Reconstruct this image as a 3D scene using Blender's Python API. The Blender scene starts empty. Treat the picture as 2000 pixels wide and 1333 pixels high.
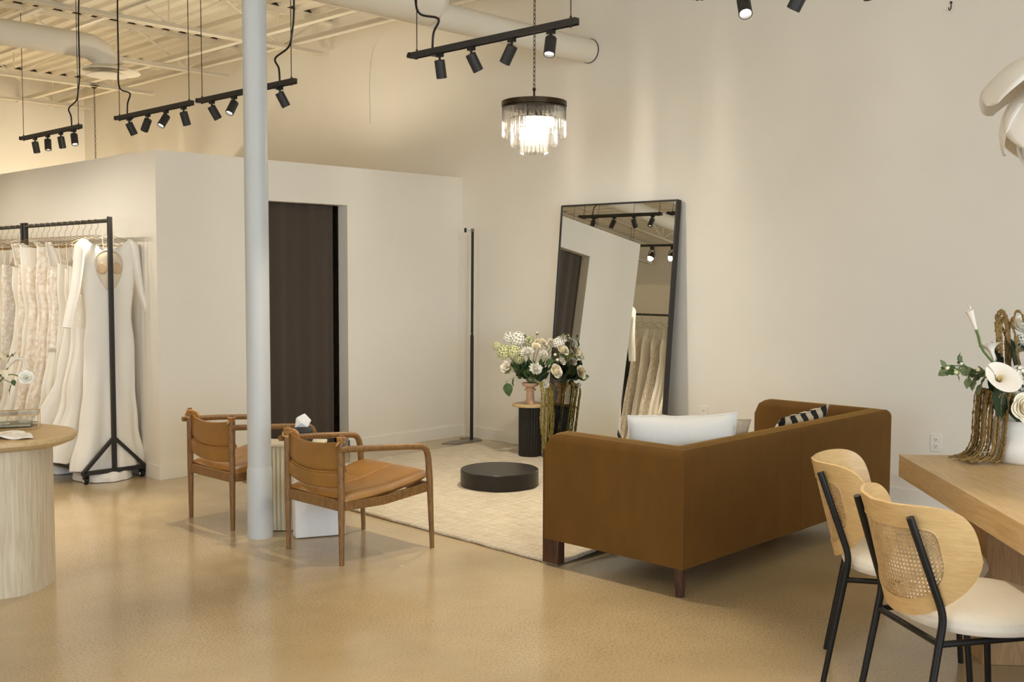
import bpy, bmesh, math, random
from math import sin, cos, pi, radians, sqrt, atan2
from mathutils import Vector as V, Matrix, Euler, noise

SC = bpy.context.scene
COL = SC.collection

# ------------------------------------------------------------------ camera
YAW, PITCH, ROLL, FPX, EYE = 0.7652830462838115, 0.06254711288215503, 0.0031126434474697123, 2085.577289204864, 1.55
fwd = V((cos(PITCH) * cos(YAW), cos(PITCH) * sin(YAW), -sin(PITCH)))
rgt = V((sin(YAW), -cos(YAW), 0))
upv = rgt.cross(fwd)
r2 = cos(ROLL) * rgt + sin(ROLL) * upv
u2 = -sin(ROLL) * rgt + cos(ROLL) * upv
cam = bpy.data.cameras.new('camera')
camo = bpy.data.objects.new('camera', cam)
COL.objects.link(camo)
mw = Matrix((r2, u2, -fwd)).transposed().to_4x4()
mw.translation = V((0, 0, EYE))
camo.matrix_world = mw
cam.sensor_width = 36.0
cam.lens = 36.0 * FPX / 2000.0
cam.clip_start = 0.05
cam.clip_end = 100
SC.camera = camo

# ------------------------------------------------------------------ view, world, large lights
SC.view_settings.view_transform = 'Standard'
SC.view_settings.look = 'None'
SC.view_settings.gamma = 1.0
SC.view_settings.use_curve_mapping = False
SC.view_settings.exposure = 0.10
SC.cycles.use_denoising = True
SC.cycles.max_bounces = 10
SC.cycles.diffuse_bounces = 6
SC.cycles.glossy_bounces = 5
SC.cycles.transmission_bounces = 8
SC.cycles.transparent_max_bounces = 24
SC.cycles.sample_clamp_indirect = 4.0
SC.cycles.caustics_reflective = False
SC.cycles.caustics_refractive = False

W = bpy.data.worlds.new('world')
SC.world = W
W.use_nodes = True
W.node_tree.nodes['Background'].inputs[0].default_value = (0.62, 0.78, 1.0, 1)
W.node_tree.nodes['Background'].inputs[1].default_value = 1.1

def area(name, loc, target, sx, sy, energy, col, spread=180):
    l = bpy.data.lights.new(name, 'AREA')
    l.shape = 'RECTANGLE'
    l.size, l.size_y, l.energy, l.color = sx, sy, energy, col
    l.spread = radians(spread)
    o = bpy.data.objects.new(name, l)
    COL.objects.link(o)
    o.location = loc
    o.rotation_euler = (V(target) - V(loc)).to_track_quat('-Z', 'Y').to_euler()
    return o

COOL = (0.70, 0.84, 1.0)
WARM = (1.0, 0.84, 0.59)
# daylight coming in through the shop-front windows (behind and left of the photographer)
area('daylight_front', (0.8, -4.3, 1.8), (0.8, 4.0, 1.2), 5.6, 2.6, 320, COOL)
area('daylight_side', (-4.3, 2.2, 1.8), (4.0, 2.2, 1.2), 4.0, 2.6, 120, COOL)
# added fill globes hung out of view to brighten walls and ceiling
FILL_GLOBES = [(0.2, 5.2, 3.3), (0.0, 1.4, 3.3), (4.6, -1.8, 3.3), (-2.6, 7.6, 3.3), (0.6, -2.2, 3.3)]
FILL_STRENGTH = 19.0

# ------------------------------------------------------------------ materials
def nodes_mat(name):
    m = bpy.data.materials.new(name)
    m.use_nodes = True
    nt = m.node_tree
    return m, nt, nt.nodes['Principled BSDF']

def mat(name, col, rough=0.5, metal=0.0, var=0.0, vscale=8.0, bump=0.0, bscale=60.0, stretch=(1, 1, 1),
        sheen=0.0, coat=0.0, trans=0.0, ior=1.45, sub=0.0, spec=0.5, emit=None, estr=0.0, world=False, detail=4.0):
    m, nt, b = nodes_mat(name)
    b.inputs['Base Color'].default_value = (*col, 1)
    b.inputs['Roughness'].default_value = rough
    b.inputs['Metallic'].default_value = metal
    b.inputs['IOR'].default_value = ior
    b.inputs['Specular IOR Level'].default_value = spec
    b.inputs['Sheen Weight'].default_value = sheen
    b.inputs['Coat Weight'].default_value = coat
    b.inputs['Transmission Weight'].default_value = trans
    if sub:
        b.inputs['Subsurface Weight'].default_value = sub
        b.inputs['Subsurface Radius'].default_value = (0.02, 0.02, 0.015)
    if emit:
        b.inputs['Emission Color'].default_value = (*emit, 1)
        b.inputs['Emission Strength'].default_value = estr
    if var or bump:
        if world:
            tc = nt.nodes.new('ShaderNodeNewGeometry'); out = tc.outputs['Position']
        else:
            tc = nt.nodes.new('ShaderNodeTexCoord'); out = tc.outputs['Object']
        mp = nt.nodes.new('ShaderNodeMapping')
        mp.inputs['Scale'].default_value = stretch
        nt.links.new(out, mp.inputs[0])
        if var:
            n = nt.nodes.new('ShaderNodeTexNoise')
            n.inputs['Scale'].default_value = vscale
            n.inputs['Detail'].default_value = detail
            nt.links.new(mp.outputs[0], n.inputs[0])
            r = nt.nodes.new('ShaderNodeValToRGB')
            r.color_ramp.elements[0].position = 0.3
            r.color_ramp.elements[1].position = 0.7
            r.color_ramp.elements[0].color = (*[max(0, c * (1 - var)) for c in col], 1)
            r.color_ramp.elements[1].color = (*[min(1, c * (1 + var)) for c in col], 1)
            nt.links.new(n.outputs[0], r.inputs[0])
            nt.links.new(r.outputs[0], b.inputs['Base Color'])
        if bump:
            n2 = nt.nodes.new('ShaderNodeTexNoise')
            n2.inputs['Scale'].default_value = bscale
            n2.inputs['Detail'].default_value = 3
            nt.links.new(mp.outputs[0], n2.inputs[0])
            bp = nt.nodes.new('ShaderNodeBump')
            bp.inputs['Strength'].default_value = bump
            bp.inputs['Distance'].default_value = 0.01
            nt.links.new(n2.outputs[0], bp.inputs['Height'])
            nt.links.new(bp.outputs[0], b.inputs['Normal'])
    return m

WALLC = (0.80, 0.755, 0.665)
M_wall = mat('wall_paint', WALLC, 0.75, var=0.02, vscale=1.5, bump=0.06, bscale=120, world=True, spec=0.3)
M_ceil = mat('ceiling_paint', (0.80, 0.745, 0.63), 0.7, var=0.03, vscale=2, world=True, spec=0.3)
M_trim = mat('trim_paint', (0.82, 0.785, 0.71), 0.45, spec=0.4)
M_col = mat('column_paint', (0.52, 0.54, 0.54), 0.45, var=0.02, vscale=3, bump=0.05, bscale=50)

def floor_mat():
    m, nt, b = nodes_mat('polished_concrete')
    g = nt.nodes.new('ShaderNodeNewGeometry')
    def nz(sc, det=4, rough=0.5):
        n = nt.nodes.new('ShaderNodeTexNoise')
        n.inputs['Scale'].default_value = sc; n.inputs['Detail'].default_value = det
        n.inputs['Roughness'].default_value = rough
        nt.links.new(g.outputs['Position'], n.inputs[0]); return n
    a = nz(0.9, 5, 0.6)
    r = nt.nodes.new('ShaderNodeValToRGB')
    r.color_ramp.elements[0].position = 0.30; r.color_ramp.elements[0].color = (0.385, 0.288, 0.162, 1)
    r.color_ramp.elements[1].position = 0.72; r.color_ramp.elements[1].color = (0.53, 0.412, 0.248, 1)
    nt.links.new(a.outputs[0], r.inputs[0])
    # fine aggregate
    c = nz(95, 3, 0.7)
    r2_ = nt.nodes.new('ShaderNodeValToRGB')
    r2_.color_ramp.elements[0].position = 0.34; r2_.color_ramp.elements[0].color = (0.55, 0.53, 0.5, 1)
    r2_.color_ramp.elements[1].position = 0.52; r2_.color_ramp.elements[1].color = (1.04, 1.04, 1.04, 1)
    nt.links.new(c.outputs[0], r2_.inputs[0])
    area_mask = nz(0.55, 3, 0.55)
    r3 = nt.nodes.new('ShaderNodeValToRGB')
    r3.color_ramp.elements[0].position = 0.38; r3.color_ramp.elements[0].color = (0.15, 0.15, 0.15, 1)
    r3.color_ramp.elements[1].position = 0.6; r3.color_ramp.elements[1].color = (0.85, 0.85, 0.85, 1)
    nt.links.new(area_mask.outputs[0], r3.inputs[0])
    mx = nt.nodes.new('ShaderNodeMix'); mx.data_type = 'RGBA'; mx.blend_type = 'MULTIPLY'
    nt.links.new(r3.outputs[0], mx.inputs[0])
    nt.links.new(r.outputs[0], mx.inputs[6]); nt.links.new(r2_.outputs[0], mx.inputs[7])
    # pale chips
    v = nt.nodes.new('ShaderNodeTexVoronoi'); v.inputs['Scale'].default_value = 2.3
    nt.links.new(g.outputs['Position'], v.inputs[0])
    n3 = nz(30, 2)
    ad = nt.nodes.new('ShaderNodeMath'); ad.operation = 'MULTIPLY_ADD'
    nt.links.new(n3.outputs[0], ad.inputs[0]); ad.inputs[1].default_value = 0.05
    nt.links.new(v.outputs['Distance'], ad.inputs[2])
    lt = nt.nodes.new('ShaderNodeMath'); lt.operation = 'LESS_THAN'; lt.inputs[1].default_value = 0.055
    nt.links.new(ad.outputs[0], lt.inputs[0])
    mx2 = nt.nodes.new('ShaderNodeMix'); mx2.data_type = 'RGBA'
    nt.links.new(lt.outputs[0], mx2.inputs[0]); nt.links.new(mx.outputs[2], mx2.inputs[6])
    mx2.inputs[7].default_value = (0.55, 0.47, 0.34, 1)
    nt.links.new(mx2.outputs[2], b.inputs['Base Color'])
    rr = nt.nodes.new('ShaderNodeMapRange')
    rr.inputs['To Min'].default_value = 0.10; rr.inputs['To Max'].default_value = 0.26
    nt.links.new(nz(2.2).outputs[0], rr.inputs['Value'])
    nt.links.new(rr.outputs[0], b.inputs['Roughness'])
    bp = nt.nodes.new('ShaderNodeBump'); bp.inputs['Strength'].default_value = 0.03; bp.inputs['Distance'].default_value = 0.02
    nt.links.new(nz(5).outputs[0], bp.inputs['Height']); nt.links.new(bp.outputs[0], b.inputs['Normal'])
    b.inputs['Specular IOR Level'].default_value = 0.55
    return m
M_floor = floor_mat()

def wood(name, c0, c1, rough=0.45, scale=(1, 1, 12), dist=1.5, sc=6.0):
    m, nt, b = nodes_mat(name)
    tc = nt.nodes.new('ShaderNodeTexCoord'); mp = nt.nodes.new('ShaderNodeMapping')
    mp.inputs['Scale'].default_value = scale
    nt.links.new(tc.outputs['Object'], mp.inputs[0])
    n = nt.nodes.new('ShaderNodeTexNoise'); n.inputs['Scale'].default_value = sc; n.inputs['Detail'].default_value = 6
    n.inputs['Distortion'].default_value = dist
    nt.links.new(mp.outputs[0], n.inputs[0])
    r = nt.nodes.new('ShaderNodeValToRGB')
    r.color_ramp.elements[0].position = 0.32; r.color_ramp.elements[0].color = (*c0, 1)
    r.color_ramp.elements[1].position = 0.68; r.color_ramp.elements[1].color = (*c1, 1)
    nt.links.new(n.outputs[0], r.inputs[0]); nt.links.new(r.outputs[0], b.inputs['Base Color'])
    b.inputs['Roughness'].default_value = rough
    bp = nt.nodes.new('ShaderNodeBump'); bp.inputs['Strength'].default_value = 0.12; bp.inputs['Distance'].default_value = 0.004
    nt.links.new(n.outputs[0], bp.inputs['Height']); nt.links.new(bp.outputs[0], b.inputs['Normal'])
    return m

M_black = mat('black_steel', (0.012, 0.011, 0.010), 0.42, 0.3)
M_blackp = mat('black_powder_coat', (0.022, 0.02, 0.018), 0.5, 0.0, var=0.1, vscale=30)
M_bronze = mat('dark_bronze', (0.05, 0.035, 0.02), 0.35, 0.8)
M_wire = mat('gold_wire', (0.42, 0.30, 0.14), 0.35, 0.8)
M_brass = mat('brass', (0.50, 0.32, 0.14), 0.35, 0.9)
M_white = mat('white_plastic', (0.80, 0.77, 0.70), 0.4)
M_petal = mat('white_lamp_petal', (0.88, 0.84, 0.77), 0.55, sub=0.2)
M_grey = mat('grey_steel', (0.25, 0.23, 0.2), 0.4, 0.6)
M_curt = mat('brown_curtain', (0.055, 0.038, 0.026), 0.85, var=0.18, vscale=160, bump=0.25, bscale=300, sheen=0.25)
M_velvet = mat('mustard_velvet', (0.120, 0.051, 0.0018), 0.8, var=0.10, vscale=9, bump=0.12, bscale=220, sheen=0.40, stretch=(1, 1, 0.5))
M_velvet.node_tree.nodes['Principled BSDF'].inputs['Sheen Tint'].default_value = (0.62, 0.33, 0.03, 1)
M_velvet.node_tree.nodes['Principled BSDF'].inputs['Sheen Roughness'].default_value = 0.38
M_walnut = wood('walnut', (0.030, 0.011, 0.006), (0.085, 0.032, 0.016), 0.4, (6, 6, 1.2))
M_teak = wood('teak', (0.15, 0.073, 0.022), (0.27, 0.14, 0.046), 0.38, (10, 10, 2))
M_leather = mat('tan_leather', (0.285, 0.136, 0.030), 0.36, var=0.14, vscale=7, bump=0.12, bscale=160, spec=0.5)
M_cord = mat('leather_lace', (0.45, 0.24, 0.08), 0.6, var=0.2, vscale=60)
M_oak = wood('pale_oak', (0.50, 0.34, 0.155), (0.62, 0.45, 0.235), 0.42, (1.2, 10, 10))
M_oakl = wood('whitewashed_oak', (0.50, 0.41, 0.28), (0.66, 0.57, 0.42), 0.6, (12, 12, 0.8), 1.0, 5)
M_oakt = wood('oak_table_top', (0.52, 0.35, 0.17), (0.62, 0.45, 0.24), 0.45, (1.0, 8, 8))
M_oakd = wood('oak_pedestal', (0.34, 0.20, 0.085), (0.46, 0.29, 0.13), 0.5, (8, 8, 1.0))
M_shell = wood('bent_oak_veneer', (0.58, 0.37, 0.155), (0.68, 0.47, 0.22), 0.4, (2, 2, 14))
M_cane = mat('woven_cane', (0.60, 0.40, 0.19), 0.6, var=0.15, vscale=40)
M_boucle = mat('cream_upholstery', (0.80, 0.745, 0.65), 0.9, bump=0.4, bscale=260, sheen=0.2)
M_linen = mat('white_linen', (0.80, 0.78, 0.73), 0.9, var=0.04, vscale=90, bump=0.35, bscale=240, stretch=(1, 1, 5))
M_beige = mat('beige_linen', (0.52, 0.44, 0.32), 0.9, var=0.08, vscale=60, bump=0.3, bscale=200)
M_plaster = mat('white_plaster', (0.80, 0.78, 0.74), 0.6, var=0.02, vscale=6)
M_fluted = mat('cream_fluted_stone', (0.72, 0.66, 0.52), 0.6, var=0.05, vscale=5)
M_charcoal = mat('charcoal_leatherette', (0.022, 0.022, 0.022), 0.45, bump=0.1, bscale=200)
M_paper = mat('white_tissue', (0.86, 0.84, 0.80), 0.9, sub=0.1)
M_podium = mat('black_satin_laminate', (0.016, 0.014, 0.012), 0.33, spec=0.5)
M_terra = mat('blush_ceramic', (0.66, 0.43, 0.285), 0.7, var=0.05, vscale=20)
M_cera = mat('white_ceramic', (0.80, 0.76, 0.69), 0.5, var=0.03, vscale=5)
M_satin = mat('ivory_satin', (0.84, 0.79, 0.69), 0.5, sheen=0.3, var=0.02, vscale=3)
M_satin2 = mat('white_crepe', (0.86, 0.825, 0.75), 0.65, sheen=0.2, var=0.02, vscale=4)
M_nude = mat('nude_lining', (0.66, 0.47, 0.30), 0.7, var=0.05, vscale=20)
M_plastic = mat('crumpled_white_cloth', (0.80, 0.77, 0.71), 0.55, bump=0.6, bscale=35)

def lace_mat(name, col, base, scale):
    m, nt, b = nodes_mat(name)
    tc = nt.nodes.new('ShaderNodeTexCoord')
    v = nt.nodes.new('ShaderNodeTexVoronoi'); v.inputs['Scale'].default_value = scale
    v.feature = 'SMOOTH_F1'
    nt.links.new(tc.outputs['Object'], v.inputs[0])
    n = nt.nodes.new('ShaderNodeTexNoise'); n.inputs['Scale'].default_value = scale * 2.2; n.inputs['Detail'].default_value = 3
    nt.links.new(tc.outputs['Object'], n.inputs[0])
    ad = nt.nodes.new('ShaderNodeMath'); ad.operation = 'MULTIPLY'
    nt.links.new(v.outputs['Distance'], ad.inputs[0]); nt.links.new(n.outputs[0], ad.inputs[1])
    r = nt.nodes.new('ShaderNodeValToRGB')
    r.color_ramp.elements[0].position = 0.10; r.color_ramp.elements[0].color = (*col, 1)
    r.color_ramp.elements[1].position = 0.34; r.color_ramp.elements[1].color = (*base, 1)
    nt.links.new(ad.outputs[0], r.inputs[0]); nt.links.new(r.outputs[0], b.inputs['Base Color'])
    b.inputs['Roughness'].default_value = 0.75
    b.inputs['Sheen Weight'].default_value = 0.2
    bp = nt.nodes.new('ShaderNodeBump'); bp.inputs['Strength'].default_value = 0.9; bp.inputs['Distance'].default_value = 0.012
    bp.invert = True
    nt.links.new(ad.outputs[0], bp.inputs['Height']); nt.links.new(bp.outputs[0], b.inputs['Normal'])
    return m
M_lace = lace_mat('ivory_lace', (0.88, 0.84, 0.76), (0.74, 0.62, 0.48), 26)
M_lace2 = lace_mat('beaded_lace', (0.90, 0.87, 0.81), (0.78, 0.68, 0.56), 40)

def rug_mat():
    m, nt, b = nodes_mat('rug_pile')
    tc = nt.nodes.new('ShaderNodeTexCoord')
    def nz(sc, det, stretch):
        mp = nt.nodes.new('ShaderNodeMapping'); mp.inputs['Scale'].default_value = stretch
        nt.links.new(tc.outputs['Object'], mp.inputs[0])
        n = nt.nodes.new('ShaderNodeTexNoise'); n.inputs['Scale'].default_value = sc; n.inputs['Detail'].default_value = det
        nt.links.new(mp.outputs[0], n.inputs[0]); return n
    n1 = nz(5, 5, (1, 7, 1)); n2 = nz(5, 5, (7, 1, 1)); n3 = nz(70, 2, (1, 1, 1))
    mx = nt.nodes.new('ShaderNodeMath'); mx.operation = 'ADD'
    nt.links.new(n1.outputs[0], mx.inputs[0]); nt.links.new(n2.outputs[0], mx.inputs[1])
    m2 = nt.nodes.new('ShaderNodeMath'); m2.operation = 'MULTIPLY_ADD'
    nt.links.new(n3.outputs[0], m2.inputs[0]); m2.inputs[1].default_value = 0.8; nt.links.new(mx.outputs[0], m2.inputs[2])
    r = nt.nodes.new('ShaderNodeValToRGB')
    r.color_ramp.elements[0].position = 0.40; r.color_ramp.elements[0].color = (0.44, 0.345, 0.215, 1)
    r.color_ramp.elements[1].position = 0.78; r.color_ramp.elements[1].color = (0.72, 0.645, 0.515, 1)
    sc_ = nt.nodes.new('ShaderNodeMath'); sc_.operation = 'MULTIPLY'; sc_.inputs[1].default_value = 0.42
    nt.links.new(m2.outputs[0], sc_.inputs[0])
    nt.links.new(sc_.outputs[0], r.inputs[0]); nt.links.new(r.outputs[0], b.inputs['Base Color'])
    b.inputs['Roughness'].default_value = 0.95
    b.inputs['Sheen Weight'].default_value = 0.2
    bp = nt.nodes.new('ShaderNodeBump'); bp.inputs['Strength'].default_value = 0.8; bp.inputs['Distance'].default_value = 0.015
    nt.links.new(m2.outputs[0], bp.inputs['Height']); nt.links.new(bp.outputs[0], b.inputs['Normal'])
    return m
M_rug = rug_mat()

def checker_mat():
    m, nt, b = nodes_mat('checked_weave')
    tc = nt.nodes.new('ShaderNodeTexCoord'); mp = nt.nodes.new('ShaderNodeMapping')
    mp.inputs['Rotation'].default_value = (0, 0, 0.0)
    nt.links.new(tc.outputs['Object'], mp.inputs[0])
    n = nt.nodes.new('ShaderNodeTexNoise'); n.inputs['Scale'].default_value = 60
    nt.links.new(mp.outputs[0], n.inputs[0])
    ad = nt.nodes.new('ShaderNodeMix'); ad.data_type = 'RGBA'; ad.inputs[0].default_value = 0.012
    nt.links.new(mp.outputs[0], ad.inputs[6]); nt.links.new(n.outputs['Color'], ad.inputs[7])
    c = nt.nodes.new('ShaderNodeTexChecker'); c.inputs['Scale'].default_value = 15.0
    c.inputs[1].default_value = (0.012, 0.012, 0.012, 1); c.inputs[2].default_value = (0.66, 0.58, 0.45, 1)
    sx = nt.nodes.new('ShaderNodeSeparateXYZ'); nt.links.new(ad.outputs[2], sx.inputs[0])
    cx = nt.nodes.new('ShaderNodeCombineXYZ')
    nt.links.new(sx.outputs[0], cx.inputs[0]); nt.links.new(sx.outputs[2], cx.inputs[1]); cx.inputs[2].default_value = 0.5
    nt.links.new(cx.outputs[0], c.inputs[0]); nt.links.new(c.outputs[0], b.inputs['Base Color'])
    b.inputs['Roughness'].default_value = 0.9
    return m
M_check = checker_mat()

M_mirror = mat('mirror_silver', (0.86, 0.88, 0.86), 0.0, 1.0)
M_crystal = mat('crystal', (1, 1, 1), 0.05, trans=1.0, ior=1.45)
_nt = M_crystal.node_tree
_m1 = _nt.nodes.new('ShaderNodeMixShader'); _tl = _nt.nodes.new('ShaderNodeBsdfTranslucent'); _tl.inputs[0].default_value = (1, .98, .94, 1)
_m2 = _nt.nodes.new('ShaderNodeMixShader'); _tp = _nt.nodes.new('ShaderNodeBsdfTransparent')
_m1.inputs[0].default_value = 0.012; _m2.inputs[0].default_value = 0.50
_nt.links.new(_nt.nodes['Principled BSDF'].outputs[0], _m1.inputs[1]); _nt.links.new(_tl.outputs[0], _m1.inputs[2])
_nt.links.new(_m1.outputs[0], _m2.inputs[1]); _nt.links.new(_tp.outputs[0], _m2.inputs[2])
_nt.links.new(_m2.outputs[0], _nt.nodes['Material Output'].inputs[0])
M_glass, _nt, _b = nodes_mat('clear_glass')
_b.inputs['Base Color'].default_value = (1, 1, 1, 1); _b.inputs['Roughness'].default_value = 0.0; _b.inputs['Metallic'].default_value = 1.0
_m = _nt.nodes.new('ShaderNodeMixShader'); _t = _nt.nodes.new('ShaderNodeBsdfTransparent'); _f = _nt.nodes.new('ShaderNodeFresnel'); _f.inputs[0].default_value = 1.35
_t.inputs[0].default_value = (.97, .985, .98, 1)
_nt.links.new(_f.outputs[0], _m.inputs[0]); _nt.links.new(_t.outputs[0], _m.inputs[1]); _nt.links.new(_b.outputs[0], _m.inputs[2])
_nt.links.new(_m.outputs[0], _nt.nodes['Material Output'].inputs[0])
M_bulb = mat('glowing_bulb', (1, 1, 1), 0.5, emit=(1.0, 0.86, 0.62), estr=30)
M_lens = mat('lit_lens', (1, 1, 1), 0.5, emit=(1.0, 0.93, 0.80), estr=14)
M_fill_globe = mat('fill_globe_glow', (1, 1, 1), 0.5, emit=WARM, estr=FILL_STRENGTH)
M_lensoff = mat('dim_lens', (0.5, 0.45, 0.35), 0.3, emit=(1.0, 0.9, 0.7), estr=1.5)
M_slotdark = mat('dark_slot', (0.05, 0.045, 0.04), 0.7)

PETW = mat('white_petals', (0.92, 0.89, 0.80), 0.7, sub=0.15)
PETC = mat('cream_petals', (0.90, 0.82, 0.63), 0.7, sub=0.15)
PETG = mat('green_white_petals', (0.66, 0.66, 0.36), 0.7, var=0.15, vscale=30)
PETB = mat('ivory_petals', (0.88, 0.81, 0.70), 0.65, sub=0.15)
LEAF = mat('green_leaf', (0.055, 0.10, 0.028), 0.5, var=0.25, vscale=30)
LEAFD = mat('dark_green_leaf', (0.022, 0.045, 0.018), 0.55, var=0.25, vscale=20)
LEAFS = mat('sage_leaf', (0.16, 0.20, 0.09), 0.6, var=0.2, vscale=30)
STEM = mat('green_stem', (0.12, 0.18, 0.05), 0.55)
AMAR = mat('amaranth_strand', (0.27, 0.205, 0.045), 0.85, var=0.3, vscale=60, bump=0.6, bscale=160)
AMARB = mat('brown_amaranth_strand', (0.25, 0.155, 0.05), 0.85, var=0.3, vscale=60, bump=0.6, bscale=160)
YEL = mat('yellow_spadix', (0.75, 0.50, 0.05), 0.7)

# ------------------------------------------------------------------ mesh helpers
class MB:
    def __init__(s):
        s.v, s.f, s.mi, s.cur = [], [], [], 0
    def add(s, vs, fs, M=None):
        b = len(s.v)
        s.v += [tuple(M @ V(q)) for q in vs] if M is not None else [tuple(q) for q in vs]
        for f in fs:
            s.f.append([i + b for i in f]); s.mi.append(s.cur)
        return s
    def box(s, c, d, M=None, rz=0.0):
        x, y, z = [q / 2 for q in d]
        vs = [V((i * x, j * y, k * z)) for i in (-1, 1) for j in (-1, 1) for k in (-1, 1)]
        if rz: vs = [Matrix.Rotation(rz, 3, 'Z') @ q for q in vs]
        vs = [q + V(c) for q in vs]
        return s.add(vs, [(0, 1, 3, 2), (4, 6, 7, 5), (0, 4, 5, 1), (2, 3, 7, 6), (0, 2, 6, 4), (1, 5, 7, 3)], M)
    def bx(s, x0, x1, y0, y1, z0, z1, M=None):
        return s.box(((x0 + x1) / 2, (y0 + y1) / 2, (z0 + z1) / 2), (x1 - x0, y1 - y0, z1 - z0), M)
    def beam(s, a, b, w, h=None, up=(0, 0, 1)):
        h = h or w
        a, b = V(a), V(b); t = (b - a).normalized(); up = V(up)
        if abs(t.dot(up)) > 0.98: up = V((1, 0, 0))
        x = t.cross(up).normalized(); y = x.cross(t)
        vs = [p + x * (i * w / 2) + y * (j * h / 2) for p in (a, b) for i, j in ((-1, -1), (1, -1), (1, 1), (-1, 1))]
        return s.add(vs, [(3, 2, 1, 0), (4, 5, 6, 7), (0, 1, 5, 4), (1, 2, 6, 5), (2, 3, 7, 6), (3, 0, 4, 7)])
    def tube(s, pts, r, seg=8, caps=True, M=None, flat=1.0):
        pts = [V(p) for p in pts]; n = len(pts)
        rs = r if isinstance(r, (list, tuple)) else [r] * n
        vs, fs = [], []
        prev = None
        for i, p in enumerate(pts):
            t = (pts[min(i + 1, n - 1)] - pts[max(i - 1, 0)])
            t = t.normalized() if t.length > 1e-9 else V((0, 0, 1))
            if prev is None:
                a = V((0, 0, 1)) if abs(t.z) < 0.9 else V((1, 0, 0))
                x = t.cross(a).normalized()
            else:
                x = (prev - t * prev.dot(t)).normalized()
            prev = x; y = t.cross(x)
            for k in range(seg):
                an = 2 * pi * k / seg
                vs.append(p + (x * cos(an) + y * sin(an) * flat) * rs[i])
        for i in range(n - 1):
            for k in range(seg):
                a, b = i * seg + k, i * seg + (k + 1) % seg
                fs.append((a, b, b + seg, a + seg))
        if caps:
            fs.append(tuple(reversed(range(seg)))); fs.append(tuple(range((n - 1) * seg, n * seg)))
        return s.add(vs, fs, M)
    def cyl(s, a, b, r0, r1=None, seg=20, caps=True, M=None):
        return s.tube([a, b], [r0, r0 if r1 is None else r1], seg, caps, M)
    def lathe(s, prof, c=(0, 0, 0), seg=32, M=None, wob=None):
        vs, fs = [], []
        n = len(prof)
        for i, (r, z) in enumerate(prof):
            for k in range(seg):
                a = 2 * pi * k / seg
                rr = r + (wob(a, z) if wob else 0)
                vs.append((c[0] + rr * cos(a), c[1] + rr * sin(a), c[2] + z))
        for i in range(n - 1):
            for k in range(seg):
                a, b = i * seg + k, i * seg + (k + 1) % seg
                fs.append((a, b, b + seg, a + seg))
        if prof[0][0] > 1e-6: fs.append(tuple(reversed(range(seg))))
        if prof[-1][0] > 1e-6: fs.append(tuple(range((n - 1) * seg, n * seg)))
        return s.add(vs, fs, M)
    def grid(s, fn, nu, nv, M=None, wrap=False, flip=False):
        vs = [fn(i / nu, j / nv) for i in range(nu + 1) for j in range(nv + 1)]
        fs = []
        for i in range(nu):
            for j in range(nv):
                a = i * (nv + 1) + j
                q = (a, a + nv + 1, a + nv + 2, a + 1)
                fs.append(q[::-1] if flip else q)
        return s.add(vs, fs, M)
    def prism(s, poly, z0, z1, M=None):
        n = len(poly)
        vs = [(x, y, z0) for x, y in poly] + [(x, y, z1) for x, y in poly]
        fs = [tuple(reversed(range(n))), tuple(range(n, 2 * n))] + [(i, (i + 1) % n, n + (i + 1) % n, n + i) for i in range(n)]
        return s.add(vs, fs, M)
    def ball(s, c, r, seg=10, M=None, sq=(1, 1, 1)):
        h = max(4, seg // 2)
        vs, fs = [], []
        for i in range(h + 1):
            t = pi * i / h
            for k in range(seg):
                a = 2 * pi * k / seg
                vs.append((c[0] + r * sq[0] * sin(t) * cos(a), c[1] + r * sq[1] * sin(t) * sin(a), c[2] - r * sq[2] * cos(t)))
        for i in range(h):
            for k in range(seg):
                a, b = i * seg + k, i * seg + (k + 1) % seg
                fs.append((a, b, b + seg, a + seg))
        return s.add(vs, fs, M)
    def mesh(s, name, mats, smooth=True, angle=38, merge=False):
        me = bpy.data.meshes.new(name)
        me.from_pydata(s.v, [], s.f)
        for m in (mats if isinstance(mats, (list, tuple)) else [mats]): me.materials.append(m)
        me.polygons.foreach_set('material_index', s.mi)
        if merge:
            bm = bmesh.new(); bm.from_mesh(me); bmesh.ops.remove_doubles(bm, verts=bm.verts, dist=1e-5)
            bmesh.ops.recalc_face_normals(bm, faces=bm.faces); bm.to_mesh(me); bm.free()
        me.polygons.foreach_set('use_smooth', [smooth] * len(me.polygons))
        if smooth: me.set_sharp_from_angle(angle=radians(angle))
        me.update()
        return me
    def build(s, name, mats, parent=None, smooth=True, angle=38, bevel=0, bseg=2, solid=0, sub=0, merge=False):
        o = bpy.data.objects.new(name, s.mesh(name, mats, smooth, angle, merge))
        COL.objects.link(o)
        if parent: o.parent = parent
        if sub:
            q = o.modifiers.new('sub', 'SUBSURF'); q.levels = q.render_levels = sub
        if solid:
            q = o.modifiers.new('sol', 'SOLIDIFY'); q.thickness = solid; q.offset = 0
        if bevel:
            q = o.modifiers.new('bev', 'BEVEL'); q.width = bevel; q.segments = bseg; q.limit_method = 'ANGLE'; q.angle_limit = radians(35)
        return o

def tag(o, label=None, cat=None, group=None, kind=None):
    if label: o['label'] = label
    if cat: o['category'] = cat
    if group: o['group'] = group
    if kind: o['kind'] = kind
    return o

def thing(name, label, cat, loc=(0, 0, 0), rz=0.0, group=None):
    o = bpy.data.objects.new(name, None)
    o.empty_display_size = 0.1
    COL.objects.link(o)
    o.location = loc; o.rotation_euler = (0, 0, rz)
    return tag(o, label, cat, group)

def struct(mb, name, m, parent=None, **k):
    o = mb.build(name, m, parent, **k)
    if not parent: o['kind'] = 'structure'
    return o

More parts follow.
